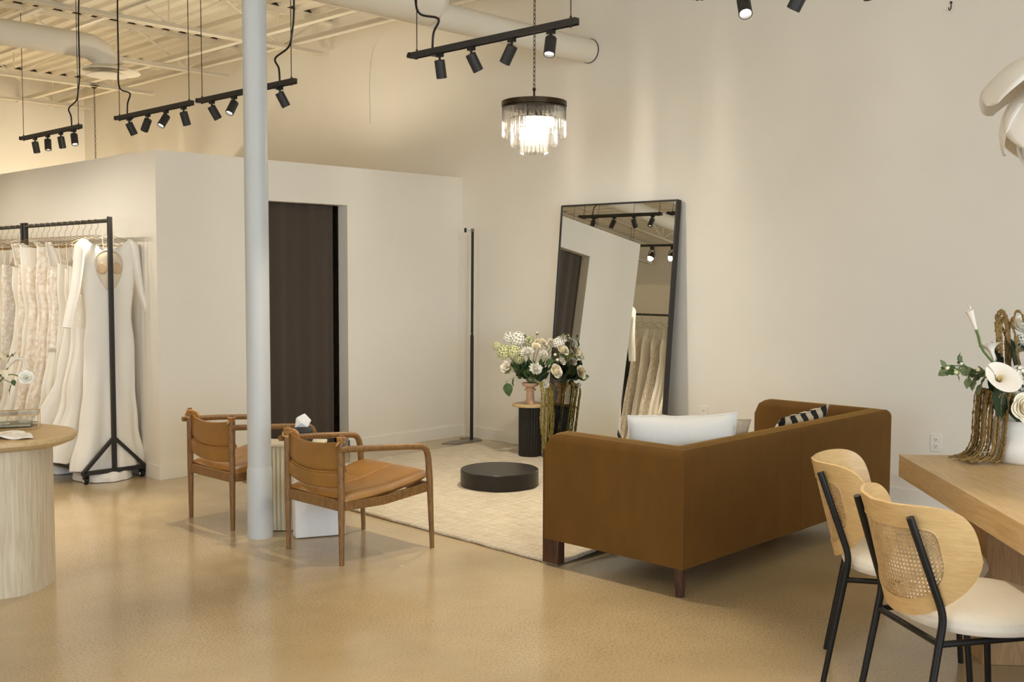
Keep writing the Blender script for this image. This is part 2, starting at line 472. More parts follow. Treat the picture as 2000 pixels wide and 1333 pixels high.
def dup(root, loc=None, rz=None, label=None, group=None):
    r = root.copy(); COL.objects.link(r)
    if loc is not None: r.location = loc
    if rz is not None: r.rotation_euler = (0, 0, rz)
    if label: r['label'] = label
    if group: r['group'] = group
    for ch in list(root.children):
        c = ch.copy(); COL.objects.link(c); c.parent = r
        for g in list(ch.children):
            d = g.copy(); COL.objects.link(d); d.parent = c
    return r

def bez(p0, p1, p2, p3, n=10):
    p0, p1, p2, p3 = V(p0), V(p1), V(p2), V(p3)
    return [p0 * (1 - t) ** 3 + p1 * 3 * t * (1 - t) ** 2 + p2 * 3 * t * t * (1 - t) + p3 * t ** 3 for t in [i / n for i in range(n + 1)]]

def smoothpath(pts, n=6):
    P = [V(p) for p in pts]; P = [P[0] * 2 - P[1]] + P + [P[-1] * 2 - P[-2]]
    out = []
    for i in range(1, len(P) - 2):
        for k in range(n):
            t = k / n; a, b, c, d = P[i - 1], P[i], P[i + 1], P[i + 2]
            out.append(0.5 * ((2 * b) + (c - a) * t + (2 * a - 5 * b + 4 * c - d) * t * t + (3 * b - a - 3 * c + d) * t ** 3))
    out.append(P[-2])
    return out

def frame(loc, zdir, roll=0.0, s=1.0):
    q = V(zdir).normalized().to_track_quat('Z', 'Y').to_matrix().to_4x4()
    return Matrix.Translation(V(loc)) @ q @ Matrix.Rotation(roll, 4, 'Z') @ Matrix.Scale(s, 4)

# ------------------------------------------------------------------ view-independent floor directions of the shop
GF = V((cos(YAW), sin(YAW), 0))          # the diagonal into the corner of the two white walls
GR = V((sin(YAW), -cos(YAW), 0))         # square to it, towards the long wall
# ================================================================== ROOM
XB = 7.02           # long wall with the mirror
YA = 7.40           # front of the fitting room
XL = 3.90           # left face of the fitting room
HB = 2.46           # its height
ZD = 4.28           # underside of the roof deck
X0, X1, Y0, Y1 = -4.6, XB, -4.6, 15.4

struct(MB().bx(X0, X1 + .2, Y0, Y1 + .2, -.2, 0), 'floor', M_floor, smooth=False)
struct(MB().bx(XB, XB + .2, Y0, Y1, 0, 4.6), 'wall_right', M_wall, smooth=False)
struct(MB().bx(X0, XB + .2, Y1, Y1 + .2, 0, 4.6), 'wall_back', M_wall, smooth=False)
# shop-front walls behind the camera with window openings
wf = MB()
wf.bx(X0 - .2, X1 + .2, Y0 - .2, Y0, 0, .45); wf.bx(X0 - .2, X1 + .2, Y0 - .2, Y0, 3.1, 4.6)
for a, b in ((X0 - .2, -2.1), (0.75, .85), (3.7, X1 + .2)): wf.bx(a, b, Y0 - .2, Y0, .45, 3.1)
struct(wf, 'wall_front', M_wall, smooth=False)
wl = MB()
wl.bx(X0 - .2, X0, Y0, Y1 + .2, 0, .45); wl.bx(X0 - .2, X0, Y0, Y1 + .2, 3.1, 4.6)
for a, b in ((Y0, .1), (2.15, 2.25), (4.3, Y1 + .2)): wl.bx(X0 - .2, X0, a, b, .45, 3.1)
struct(wl, 'wall_left', M_wall, smooth=False)
def window(n, c, w, h, axis):
    m = MB()
    t = .05
    def bar(u0, u1, z0, z1):
        if axis == 'x': m.bx(c[0] + u0, c[0] + u1, c[1] - .04, c[1] + .04, z0, z1)
        else: m.bx(c[0] - .04, c[0] + .04, c[1] + u0, c[1] + u1, z0, z1)
    bar(-w / 2, w / 2, .45, .45 + t); bar(-w / 2, w / 2, 3.1 - t, 3.1); bar(-w / 2, -w / 2 + t, .45, 3.1); bar(w / 2 - t, w / 2, .45, 3.1)
    struct(m, 'window_%d' % n, M_blackp, smooth=False)
window(1, (-.675, Y0 - .1), 2.85, 2.65, 'x'); window(2, (2.275, Y0 - .1), 2.85, 2.65, 'x')
window(3, (X0 - .1, 1.125), 2.05, 2.65, 'y'); window(4, (X0 - .1, 3.275), 2.05, 2.65, 'y')

# fitting room: front wall with a doorway, left face, inner walls, added lid
DX0, DX1, DZ = 4.80, 5.66, 2.135
fw = MB()
fw.bx(XL, DX0, YA, YA + .13, 0, HB); fw.bx(DX1, XB, YA, YA + .13, 0, HB); fw.bx(DX0, DX1, YA, YA + .13, DZ, HB)
struct(fw, 'wall_fitting_front', M_wall, smooth=False)
struct(MB().bx(XL, XL + .13, YA + .13, 12.2, 0, HB), 'wall_fitting_left', M_wall, smooth=False)
inn = MB(); inn.bx(XL + .13, XB, 12.07, 12.2, 0, HB); inn.bx(XL + .13, XB, YA + .13, 12.07, HB - .06, HB - .01)  # the lid slab is added, unseen, to keep the inside dark
inn.bx(XL + .13, XB, 9.4, 9.5, 0, HB - .06)
struct(inn, 'wall_fitting_inner', M_wall, smooth=False)
# partition along the left aisle (seen only in the mirror)
struct(MB().bx(1.05, 1.18, 7.2, 13.5, 0, HB), 'wall_partition', M_wall, smooth=False)

# baseboards
BH, BT = .105, .013
bb = MB(); bb.bx(XB - BT, XB, Y0, YA, 0, BH); bb.bx(XB - BT - .004, XB, Y0, YA, 0, .012)
struct(bb, 'baseboard_right', M_trim, smooth=False)
bb = MB(); bb.bx(XL, DX0, YA - BT, YA, 0, BH); bb.bx(DX1, XB - BT, YA - BT, YA, 0, BH); bb.bx(DX1, DX1 + .001, YA - BT, YA + .13, 0, BH)
struct(bb, 'baseboard_back', M_trim, smooth=False)
struct(MB().bx(XL - BT, XL, YA - BT, 12.2, 0, BH), 'baseboard_left', M_trim, smooth=False)

# ---- curtain in the doorway
ct = thing('curtain', 'dark brown floor length curtain filling the fitting room doorway', 'curtain', (5.22, YA + .1, 0))
def cur(u, v):
    x = -.44 + .80 * u
    return (x, .007 * sin(u * 2 * pi * 5.5) * (.6 + .4 * v) + .006 * sin(u * 2 * pi * 2.2 + 1), DZ + .06 - v * (DZ + .045))
MB().grid(cur, 110, 10).build('drape', M_curt, ct, solid=.004)
MB().cyl((-.42, 0, DZ + .075), (.44, 0, DZ + .075), .011).build('curtain_rod', M_black, ct)

# ---- roof deck, joists, bridging: all belong to the ceiling
PITCH_D = .203
def deck():
    m = MB(); pts = []
    n = int((X1 + .2 - X0) / PITCH_D) + 1
    for i in range(n):
        x = X0 + i * PITCH_D
        pts += [(x, ZD), (x + .075, ZD), (x + .098, ZD + .038), (x + .180, ZD + .038)]
    vs = []
    for x, z in pts: vs += [(x, Y0, z), (x, Y1, z)]
    fs = [(2 * i, 2 * i + 1, 2 * i + 3, 2 * i + 2) for i in range(len(pts) - 1)]
    m.add(vs, fs); return m
ceil_ = struct(deck(), 'ceiling', M_ceil, smooth=False, solid=.004)
struct(MB().bx(X0 - .2, X1 + .2, Y0 - .2, Y1 + .2, 4.42, 4.5), 'ceiling_roof', M_ceil, smooth=False)
JZ = 3.87
JX0, JX1 = X0 + .1, 6.93
def joist_mesh():
    m = MB()
    for s in (-1, 1):
        m.bx(JX0, XB, s * .028 - .022, s * .028 + .022, ZD - .006, ZD - .001)
        m.bx(JX0, XB, s * .010 - .003, s * .010 + .003, ZD - .05, ZD - .001)
        m.bx(JX0, JX1, s * .028 - .020, s * .028 + .020, JZ, JZ + .006)
        m.bx(JX0, JX1, s * .010 - .003, s * .010 + .003, JZ, JZ + .045)
    x, up = JX1 - .55, False
    pts = []
    while x > JX0:
        pts.append((x, 0, ZD - .03 if up else JZ + .03)); x -= .61; up = not up
    for a, b in zip(pts, pts[1:]): m.tube([a, b], .011, 5)
    m.tube([(XB - .08, 0, ZD - .03), (JX1 - .55, 0, JZ + .03)], .011, 5)
    for k in range(0, len(pts), 2): m.tube([(pts[k][0], 0, JZ + .03), (pts[k][0], 0, ZD - .03)], .008, 5)
    m.bx(XB - .2, XB, -.06, .06, ZD - .07, ZD - .05)
    return m
jm = joist_mesh().mesh('joist', M_ceil, smooth=False)
for y in (0.2, 2.05, 3.90, 5.75, 7.61, 9.47, 11.33, 13.15, 14.95):
    o = bpy.data.objects.new('joist', jm); COL.objects.link(o); o.parent = ceil_; o.location = (0, y, 0)
for x, w in ((6.55, .075), (6.09, .075), (4.66, .05), (4.11, .05), (2.4, .05), (0.4, .05)):
    m = MB(); m.bx(x - w / 2, x + w / 2, Y0, Y1, JZ + .047, JZ + .053); m.bx(x + w / 2 - .005, x + w / 2, Y0, Y1, JZ + .047, JZ + .047 + w)
    m.build('bridging_angle', M_ceil, ceil_, smooth=False)
# shade inside the flutes over the joist top chords, drawn as dark sheets
for y in (7.61, 9.47, 11.33, 14.95):
    m = MB()
    n0 = int((3.4 - X0) / PITCH_D)
    for i in range(n0, int((XB - X0) / PITCH_D)):
        x = X0 + i * PITCH_D
        m.add([(x + .084, y - .045, ZD + .004), (x + .194, y - .045, ZD + .004), (x + .182, y - .03, ZD + .034), (x + .098, y - .03, ZD + .034)], [(0, 1, 2, 3)])
    tag(m.build('flute_shade', M_slotdark, ceil_, smooth=False, solid=.003), kind='stuff')

# ---- air ducts
d = thing('air_duct', 'white round air duct with a reducer entering the long wall', 'duct', (0, 5.85, 3.425))
MB().cyl((5.25, 0, .0), (XB - .002, 0, 0), .098, seg=36).build('duct_pipe', M_ceil, d)
m = MB(); m.cyl((0.5, .02, .115), (5.22, .02, .115), .20, seg=40); m.cyl((5.2, .02, .115), (5.30, 0, .0), .20, .102, seg=40)
m.build('duct_trunk', M_ceil, d)
MB().lathe([(.099, .006), (.1025, .006), (.1025, .012), (.099, .012)], M=frame((XB - .015, 0, 0), (1, 0, 0)), seg=36).build('collar', M_bronze, d)
d = thing('air_duct', 'white round air duct ending in a ceiling diffuser at upper left', 'duct', (0, 9.55, 3.60))
el = [(-2, 0, 0), (4.30, 0, 0), (4.42, 0, -.006), (4.52, 0, -.05), (4.57, 0, -.12), (4.58, 0, -.16)]
MB().tube(el, [.112, .112, .114, .118, .125, .15], 32).build('duct_pipe', M_ceil, d)
df = MB(); c0 = (4.58, 0, -.215)
df.lathe([(.150, .055), (.20, .030), (.285, .006), (.288, -.004), (.276, -.004), (.20, .016), (.150, .035)], c0, 48)
df.build('diffuser', M_ceil, d)
ring = MB(); ring.lathe([(.0, -.012), (.09, -.02), (.185, -.034), (.188, -.028), (.09, .006), (.0, .012)], c0, 40); ring.build('diffuser_cone', M_ceil, d)
MB().lathe([(.0, .036), (.150, .036), (.150, .041), (.0, .041)], c0, 30).build('diffuser_throat', M_slotdark, d)

# thin painted cable on the long wall, hook, outlets
tag(MB().tube(smoothpath([(XB - .01, 8.55, 4.0), (XB - .01, 8.68, 3.92), (XB - .012, 8.76, 3.75), (XB - .01, 8.79, 3.45), (XB - .01, 8.78, 3.1)], 6), .005, 6)
    .build('wall_cable', M_trim), 'thin pale cable hanging down the long wall above the fitting room', 'cable')
hk = MB(); hk.tube(smoothpath([(0, 0, .03), (0, 0, 0), (-.012, 0, -.02), (-.032, .0, -.022), (-.04, 0, -.008)], 5), .0032, 8); hk.cyl((.004, 0, .03), (-.004, 0, .03), .007, seg=12)
o = tag(hk.build('wall_hook', M_black), 'tiny black hook screwed high into the right wall', 'hook'); o.location = (XB - .004, 2.82, 3.28)
def outlet(y, z, label, white=True):
    t = thing('wall_outlet', label, 'outlet', (XB, y, z))
    MB().bx(-.006, 0, -.038, .038, -.06, .06).build('cover_plate', M_white, t, bevel=.003)
    for s in (-1, 1):
        MB().lathe([(.0, 0), (.015, 0), (.0165, .002), (.0165, .004), (0, .0045)], M=frame((-.006, 0, s * .021), (-1, 0, 0)), seg=20).build('socket', M_white, t)
        sl = MB(); sl.bx(-.0112, -.0100, -.0075, -.005, s * .021 - .003, s * .021 + .007); sl.bx(-.0112, -.01, .005, .0075, s * .021 - .003, s * .021 + .007)
        sl.cyl((-.0112, 0, s * .021 - .008), (-.01, 0, s * .021 - .008), .0026, seg=8)
        sl.build('slots', M_slotdark, t)
outlet(2.837, .443, 'white duplex outlet on the long wall left of the wooden table')
outlet(4.66, .47, 'white duplex outlet behind the mustard sofa, right of the mirror')

# ---- column
c = thing('column', 'white round steel column standing in front of the fitting room', 'column', (3.455, 5.372, 0))
MB().cyl((0, 0, 0), (0, 0, ZD - .004), .068, seg=40).build('shaft', M_col, c)
MB().lathe([(.0685, .0), (.074, .0), (.074, .36), (.073, .40), (.0685, .42)], seg=40).build('sleeve', M_col, c)

# ================================================================== TRACK LIGHTS
def spot(name, parent, loc, d, energy, angle=62, col=(1.0, .86, .64)):
    l = bpy.data.lights.new(name, 'SPOT'); l.energy = energy; l.spot_size = radians(angle); l.spot_blend = .6
    l.color = col; l.shadow_soft_size = .03
    o = bpy.data.objects.new(name, l); COL.objects.link(o); o.parent = parent; o.location = loc
    o.rotation_euler = V(d).to_track_quat('-Z', 'Y').to_euler()
def track(x, ya, yb, z, label, heads, cord=None, boost=1.0, wires=(True, True)):
    """rail along Y from ya to yb; heads = [(y, aim, lit)]"""
    t = thing('track_light', label, 'track light', (x, (ya + yb) / 2, z), group='black track lights hung in line over the shop')
    L = abs(ya - yb) / 2
    r = MB(); r.bx(-.017, .017, -L, L, -.012, .016); r.bx(-.017, -.013, -L, L, -.018, -.012); r.bx(.013, .017, -L, L, -.018, -.012)
    r.build('rail', M_blackp, t, smooth=False)
    e = MB(); e.bx(-.019, .019, L, L + .02, -.012, .018); e.bx(-.012, .012, L + .02, L + .035, -.006, .010); e.build('end_cap', M_black, t, smooth=False)
    for s, on in zip((1, -1), wires):
        if on:
            w = MB(); w.tube([(0, s * (L - .04), -.012), (0, s * (L - .04), JZ + .04 - z)], .0028, 6); w.cyl((0, s * (L - .04), -.026), (0, s * (L - .04), .03), .006, seg=8)
            w.build('suspension_wire', M_bronze, t)
    if cord:
        s = cord
        pts = smoothpath([(0, s * (L - .17), .01), (0, s * (L - .18), .10), (0, s * (L - .22), .17), (0, s * (L - .08) if False else s * (L - .07), .22), (0, s * (L - .03), .30), (0.01, s * (L - .02), .45), (0.01, s * (L - .02), JZ - z - .25), (0.02, s * (L - .02), JZ - z + .03)], 6)
        MB().tube(pts, .0065, 8).build('power_cord', M_black, t)
        f = MB(); f.bx(-.018, .018, s * (L - .20) - .035, s * (L - .20) + .035, -.026, -.012); f.build('feed_box', M_black, t, smooth=False)
    for y, aim, lit in heads:
        yl = y - (ya + yb) / 2
        h = MB(); h.bx(-.013, .013, yl - .02, yl + .02, -.038, -.012); h.cyl((0, yl, -.038), (0, yl, -.062), .007, seg=10); h.ball((0, yl, -.064), .011)
        a = V(aim).normalized(); top = V((0, yl, -.066)) - a * .012
        hb = h.build('head_mount', M_black, t)
        b = MB(); F = frame(top, a)
        b.lathe([(.0, 0), (.026, 0), (.029, .004), (.029, .098), (.0265, .100), (.0245, .097), (.0235, .080), (.0, .080)], seg=26, M=F)
        hd = b.build('lamp_head', M_blackp, t, angle=30)
        ln = MB(); ln.lathe([(.0, .081), (.0225, .081), (.0225, .084), (0, .0865)], seg=22, M=F)
        ln.build('lens', M_lens if lit else M_lensoff, hd)
        if lit or boost == 1.5: spot('track_spot', t, top + a * .105, a, ENERGY[lit] * boost)
    return t
ENERGY = {0: 50, 1: 115}
def aim(r, f, z): return tuple(GR * r + GF * f + V((0, 0, z)))
TX, TZ = 4.02, 2.78
track(TX, 10.11, 8.89, TZ, 'black track light hung farthest back, first of the row from the left',
      [(9.82, aim(.06, .3, -1), 0), (9.55, aim(.12, -.2, -1), 1), (9.28, aim(.05, .3, -1), 0), (9.02, aim(.22, -.3, -1), 1)], cord=-1, boost=2)
track(TX, 8.23, 7.07, TZ, 'black track light above the fitting room corner, second of the row from the left',
      [(8.03, aim(.42, .25, -1), 0), (7.73, aim(-.5, .3, -1), 0), (7.45, aim(-.4, -.55, -1), 1), (7.19, aim(.2, .3, -1), 0)], cord=1, boost=2)
track(TX, 6.97, 5.79, TZ, 'black track light passing behind the white column',
      [(6.80, aim(.52, .25, -1), 0), (6.51, aim(-.35, -.5, -1), 1), (6.24, aim(.5, -.6, -1), 0), (5.96, aim(.48, .25, -1), 0)], cord=-1)
track(TX, 4.65, 3.43, TZ, 'black track light nearest the chandelier with one head shining at the viewer',
      [(4.42, aim(.12, .25, -1), 0), (4.17, aim(.5, .25, -1), 0), (3.87, aim(-.5, .35, -1), 0), (3.60, aim(-.12, -.42, -1), 1)], cord=1, boost=1.5)
track(TX, 2.75, 1.55, TZ, 'black track light above the top edge with only two lamp heads showing',
      [(2.50, aim(-.02, -.65, -.8), 1), (2.22, aim(-.45, .35, -1), 0), (1.95, aim(.4, .4, -1), 0), (1.7, aim(.4, -.2, -1), 0)], cord=None)
# tracks over the left aisle, two seen in the mirror, the middle one added unseen
def gimbal(x, ya, yb, z, label, ys):
    t = thing('track_light', label, 'track light', (x, (ya + yb) / 2, z))
    L = abs(ya - yb) / 2
    MB().bx(-.017, .017, -L, L, -.012, .016).build('rail', M_blackp, t, smooth=False)
    for s in (-1, 1): MB().tube([(0, s * (L - .05), 0), (0, s * (L - .05), JZ + .04 - z)], .0028, 6).build('suspension_wire', M_bronze, t)
    for y in ys:
        m = MB(); m.bx(-.015, .015, y - .025, y + .025, -.05, -.012)
        ring = [(0, y + .05 * cos(a), -.12 + .07 * sin(a)) for a in [i * 2 * pi / 20 for i in range(21)]]
        m.tube(ring, .005, 6); h = m.build('gimbal_yoke', M_black, t)
        b = MB(); F = frame((-.02, y, -.09), (.45, 0, -1)); b.lathe([(0, 0), (.02, 0), (.03, .03), (.045, .08), (.047, .085), (.0, .085)], seg=18, M=F); hd = b.build('lamp_head', M_blackp, t)
        MB().lathe([(0, .086), (.040, .086), (.04, .088), (0, .09)], seg=18, M=F).build('lens', M_lens, hd)
        spot('track_spot', t, F @ V((0, 0, .1)), (.62, -.10, -1), 20, 120, (1, .92, .80))
gimbal(2.35, 8.75, 7.5, TZ, 'black track light with round gimbal heads, seen in the mirror', (-.45, -.12, .2, .5))
gimbal(2.35, 10.5, 9.25, TZ, 'added black gimbal track light over the left aisle, unseen, brightening the fitting room side', (-.4, 0, .4))
gimbal(1.0, 10.9, 9.6, TZ, 'small black track light deepest in the mirror reflection', (-.4, 0, .4))

# added warm fill globes over the unseen rest of the shop
for i, (x, y, z) in enumerate(FILL_GLOBES):
    t = thing('fill_globe', '%s added fill globe hung unseen out of the picture' % ('first', 'second', 'third', 'fourth', 'fifth')[i], 'lamp', (x, y, z), group='added fill globes outside the picture')
    MB().ball((0, 0, 0), .20, 28).build('globe', M_fill_globe, t)
    MB().tube([(0, 0, .19), (0, 0, JZ - z)], .006, 6).build('hanger_rod', M_black, t)

# added unseen up-lights on the lid, put there to brighten ceiling and upper walls
for x, y, w_ in ((5.75, 8.45, 'front'), (5.2, 9.9, 'middle'), (5.2, 11.6, 'rear')):
    t = thing('fill_uplight', 'added black fill up-light hidden on top of the fitting room, %s one' % w_, 'lamp', (x, y, HB - .01), group='added fill up-lights on the fitting room lid')
    m = MB(); m.lathe([(0, 0), (.06, 0), (.06, .075), (.054, .075), (.05, .05), (0, .05)], seg=24); m.build('can', M_black, t)
    l = bpy.data.lights.new('fill_uplight_beam', 'SPOT'); l.energy = (36, 24, 14)[('front', 'middle', 'rear').index(w_)]; l.spot_size = radians(168); l.spot_blend = .5; l.color = (1, .86, .64); l.shadow_soft_size = .05
    o = bpy.data.objects.new('fill_uplight_beam', l); COL.objects.link(o); o.parent = t; o.location = (0, 0, .085); o.rotation_euler = (pi, 0, 0)
# ================================================================== RUG
rg = thing('rug', 'cream and beige woven rug under the podium and the sofa', 'rug', (4.20, 3.70, 0), radians(0))
RW, RL = 2.62, 3.22
def rugtop(u, v):
    x, y = u * RW, v * RL
    z = .011 + .003 * noise.noise((x * 9, y * 9, 0))
    # corner next to the sofa leg curls up a little
    dx = max(0, .55 - abs(x - .62)) / .55
    if y < .28: z += .035 * dx * (1 - y / .28) ** 2 * (1 if x > .1 else 0)
    ex = .006 * noise.noise((x * 6, 3.3, y * 6))
    return (x + ex + (y - 0) * .028, y + ex, z)
m = MB(); m.grid(rugtop, 90, 110)
m.build('pile', M_rug, rg, solid=.014)
tag(rg)

# ================================================================== PODIUM
o = thing('podium', 'low round black podium in the middle of the rug', 'podium', (5.50, 5.405, .016))
MB().lathe([(0, 0), (.285, 0), (.285, .112), (.281, .118), (0, .118)], seg=96).build('drum', M_podium, o, angle=30)
MB().lathe([(.0, -.003), (.275, -.003), (.275, .0), (0, .0)], seg=64).build('base_pad', M_black, o)

# ================================================================== POLE STAND IN THE CORNER
st = thing('garment_stand', 'tall thin black steel pole stand with a small hook in the corner', 'stand', (6.885, 7.135, 0))
m = MB(); m.beam((0, 0, .008), (0.012, 0.006, .98), .026, .022); m.build('lower_pole', M_blackp, st, bevel=.002)
m = MB(); m.beam((.012, .006, .97), (.024, .012, 1.945), .020, .018); m.build('upper_pole', M_blackp, st, bevel=.002)
m = MB(); m.beam((.024, .012, 1.94), (.024, .012, 1.97), .022, .022); m.beam((.024, .012, 1.952), (-.022, .055, 1.952), .010); m.build('hook_arm', M_grey, st)
m = MB(); m.beam((-.024, .057, 1.935), (-.024, .057, 1.975), .016); m.build('hook_tip', M_black, st)
m = MB(); m.cyl((-.012, -.006, 1.0), (-.02, -.012, 1.0), .006, seg=10); m.build('height_screw', M_grey, st)
bp = MB(); bp.prism([(-.36, .02), (-.30, -.10), (.04, -.10), (.10, .02), (.06, .14), (-.02, .14), (-.02, .03), (-.20, .06)], 0, .008)
bp.build('base_plate', M_grey, st, smooth=False)

# ================================================================== MIRROR
mr = thing('leaning_mirror', 'tall black framed mirror leaning against the long wall', 'mirror', (6.738, 5.475, .016))
MH, MWD, MT = 2.132, 1.19, .055
lean = atan2(.17, 1.83)
mr.rotation_euler = (0, lean, .015)
# local: x = thickness (towards the wall positive), y = width, z = height ; base front edge at the origin
def mbox(mb, x0, x1, y0, y1, z0, z1): mb.bx(x0, x1, y0, y1, z0, z1)
fr = MB(); b_ = .014
mbox(fr, 0, MT, -MWD / 2, -MWD / 2 + b_, 0, MH); mbox(fr, 0, MT, MWD / 2 - b_, MWD / 2, 0, MH)
mbox(fr, 0, MT, -MWD / 2 + b_, MWD / 2 - b_, 0, b_); mbox(fr, 0, MT, -MWD / 2 + b_, MWD / 2 - b_, MH - b_, MH)
fr.build('frame', M_bronze if False else M_blackp, mr, smooth=False)
gl = MB(); gl.bx(.006, .010, -MWD / 2 + b_, MWD / 2 - b_, b_, MH - b_); gl.build('mirror_glass', M_mirror, mr, smooth=False)
bk = MB(); bk.bx(.012, MT - .006, -MWD / 2 + b_, MWD / 2 - b_, b_, MH - b_); bk.build('backing_board', M_black, mr, smooth=False)

# ================================================================== SOFA (faces the back wall; its back to the viewer)
SX0, SX1, SY0, SY1 = 4.17, 6.41, 2.875, 3.765
sf = thing('sofa', 'mustard velvet two seat sofa with its back to the viewer', 'sofa', (SX0, SY0, 0))
SWD, SDP = SX1 - SX0, SY1 - SY0
ZB, ZT, TH = .145, .722, .135
def prof():
    # cross section of back and arms: s = distance from the outer face inward, z
    p = [(0, ZB), (0, ZT - .055)]
    for k in range(1, 7):
        a = pi / 2 * k / 6; p.append((.028 - .028 * cos(a), ZT - .055 + .045 * sin(a)))
    p += [(.055, ZT - .004), (.075, ZT)]
    for k in range(1, 7):
        a = pi / 2 * k / 6; p.append((TH - .05 + .05 * sin(a), ZT - .05 + .05 * cos(a)))
    p += [(TH, ZB)]
    return p
PR = prof()
def wall_piece(name, a, b, inward, ma, mb_, endcap=False):
    """a,b outer corner points; ma/mb_ : mitre shift per unit inward along the run"""
    a, b, n = V((*a, 0)), V((*b, 0)), V((*inward, 0))
    t = (b - a).normalized(); L = (b - a).length
    m = MB(); NS = 28; rows = []
    for i in range(NS + 1):
        row = []
        for s, z in PR:
            u0 = ma * s; u1 = L - mb_ * s
            u = u0 + (u1 - u0) * i / NS
            zz = z
            if endcap:       # front end of an arm: large rounded top corner
                d = L - u
                R = .10
                if d < R and z > ZT - R:
                    lim = ZT - R + sqrt(max(0, R * R - (R - d) ** 2))
                    zz = min(z, lim)
            q = a + t * u + n * s; q.z = zz
            q += n * 0.004 * sin(pi * i / NS) * (1 if s < .01 else 0)
            row.append(q)
        rows.append(row)
    k = len(PR)
    vs = [q for r in rows for q in r]
    fs = [(i * k + j, (i + 1) * k + j, (i + 1) * k + j + 1, i * k + j + 1) for i in range(NS) for j in range(k - 1)]
    fs += [((i + 1) * k, i * k, i * k + k - 1, (i + 1) * k + k - 1) for i in range(NS)]
    fs += [tuple(range(k)), tuple(reversed(range(NS * k, NS * k + k)))]
    m.add(vs, fs)
    return m.build(name, M_velvet, sf, angle=50)
half = SWD / 2
wall_piece('back', (0, 0), (half - .001, 0), (0, 1), 1, 0)
wall_piece('back', (SWD, 0), (half + .001, 0), (0, 1), 1, 0)
wall_piece('arm', (0, 0), (0, SDP), (1, 0), 1, 0, True)
wall_piece('arm', (SWD, 0), (SWD, SDP), (-1, 0), 1, 0, True)
# piping along the upper outer edge and seams
pp = MB()
zr = ZT - .012
pp.tube([(.022, SDP - .09, zr), (.022, .022, zr), (half - .002, .022, zr)], .0035, 6)
pp.tube([(SWD - .022, SDP - .09, zr), (SWD - .022, .022, zr), (half + .002, .022, zr)], .0035, 6)
pp.build('piping', M_velvet, sf)
bs = MB(); bs.bx(.02, SWD - .02, .02, SDP - .02, ZB + .003, .27); bs.build('seat_base', M_velvet, sf, bevel=.01)
for k in range(2):
    x0 = TH + .004 + k * (SWD - 2 * TH) / 2
    c_ = MB(); c_.bx(x0, x0 + (SWD - 2 * TH) / 2 - .008, TH + .004, SDP + .0, .272, .435); c_.build('seat_cushion', M_velvet, sf, bevel=.035, bseg=4)
# front legs: wide walnut panels that run up the arm front; rear legs: tapered blocks
for x in (0.004, SWD - TH - .0 + .004):
    xo = x if x < 1 else x + TH - .062
    lg = MB(); lg.bx(xo, xo + .055, SDP - .095, SDP + .002, .016, ZB); lg.bx(xo, xo + .055, SDP + .001, SDP + .014, .016, ZT - .10); lg.build('leg', M_walnut, sf, bevel=.003)
for x in (.045, SWD - .045):
    lg = MB(); lg.cyl((x, .045, 0), (x, .045, ZB + .002), .022, .030, seg=20); lg.build('leg', M_walnut, sf)

# ---- cushions
def pillow(name, label, w, h, t, m, loc, R, group=None, seed=0):
    o = thing(name, label, 'cushion', loc)
    def surf(sgn):
        def f(u, v):
            x, z = (u - .5) * 2, (v - .5) * 2
            e = (1 - abs(x) ** 2.6) * (1 - abs(z) ** 2.6)
            pin = 1 - .07 * (abs(x * z) ** .8) * 0 
            sx = 1 - .05 * (1 - z * z) ; sz = 1 - .06 * (1 - x * x)
            y = sgn * t / 2 * max(0, e) ** .55
            y += .012 * noise.noise((x * 2 + seed, z * 2, sgn * 3)) * e
            return (x * w / 2 * sx, y, z * h / 2 * sz + .010 * noise.noise((x * 1.5 + seed, 9, z)) * abs(z))
        return f
    mb = MB(); mb.grid(surf(1), 26, 26); mb.grid(surf(-1), 26, 26, flip=True)
    c_ = mb.build('cover', m, o, angle=70, merge=True)
    se = [V(surf(1)(u, 0)) for u in [i / 26 for i in range(27)]] + [V(surf(1)(1, i / 26)) for i in range(27)] + [V(surf(1)(1 - i / 26, 1)) for i in range(27)] + [V(surf(1)(0, 1 - i / 26)) for i in range(27)]
    MB().tube(se, .004, 6).build('seam_piping', m, o)
    o.rotation_euler = R
    return o
zx = atan2(GR.y, GR.x)
pillow('cushion', 'large white linen cushion standing in the left corner of the sofa', .565, .50, .20, M_linen, (4.595, 3.187, .588), Euler((radians(11), radians(-1), zx)), seed=2)
pillow('cushion', 'beige linen cushion tucked behind the white one on the sofa', .50, .46, .14, M_beige, (4.80, 3.215, .575), Euler((radians(16), radians(3), zx + .10)), seed=7)
pillow('cushion', 'black and cream checked cushion leaning on the sofa back', .62, .50, .17, M_check, (5.70, 3.185, .530), Euler((radians(27), radians(-2), radians(3))), seed=4)

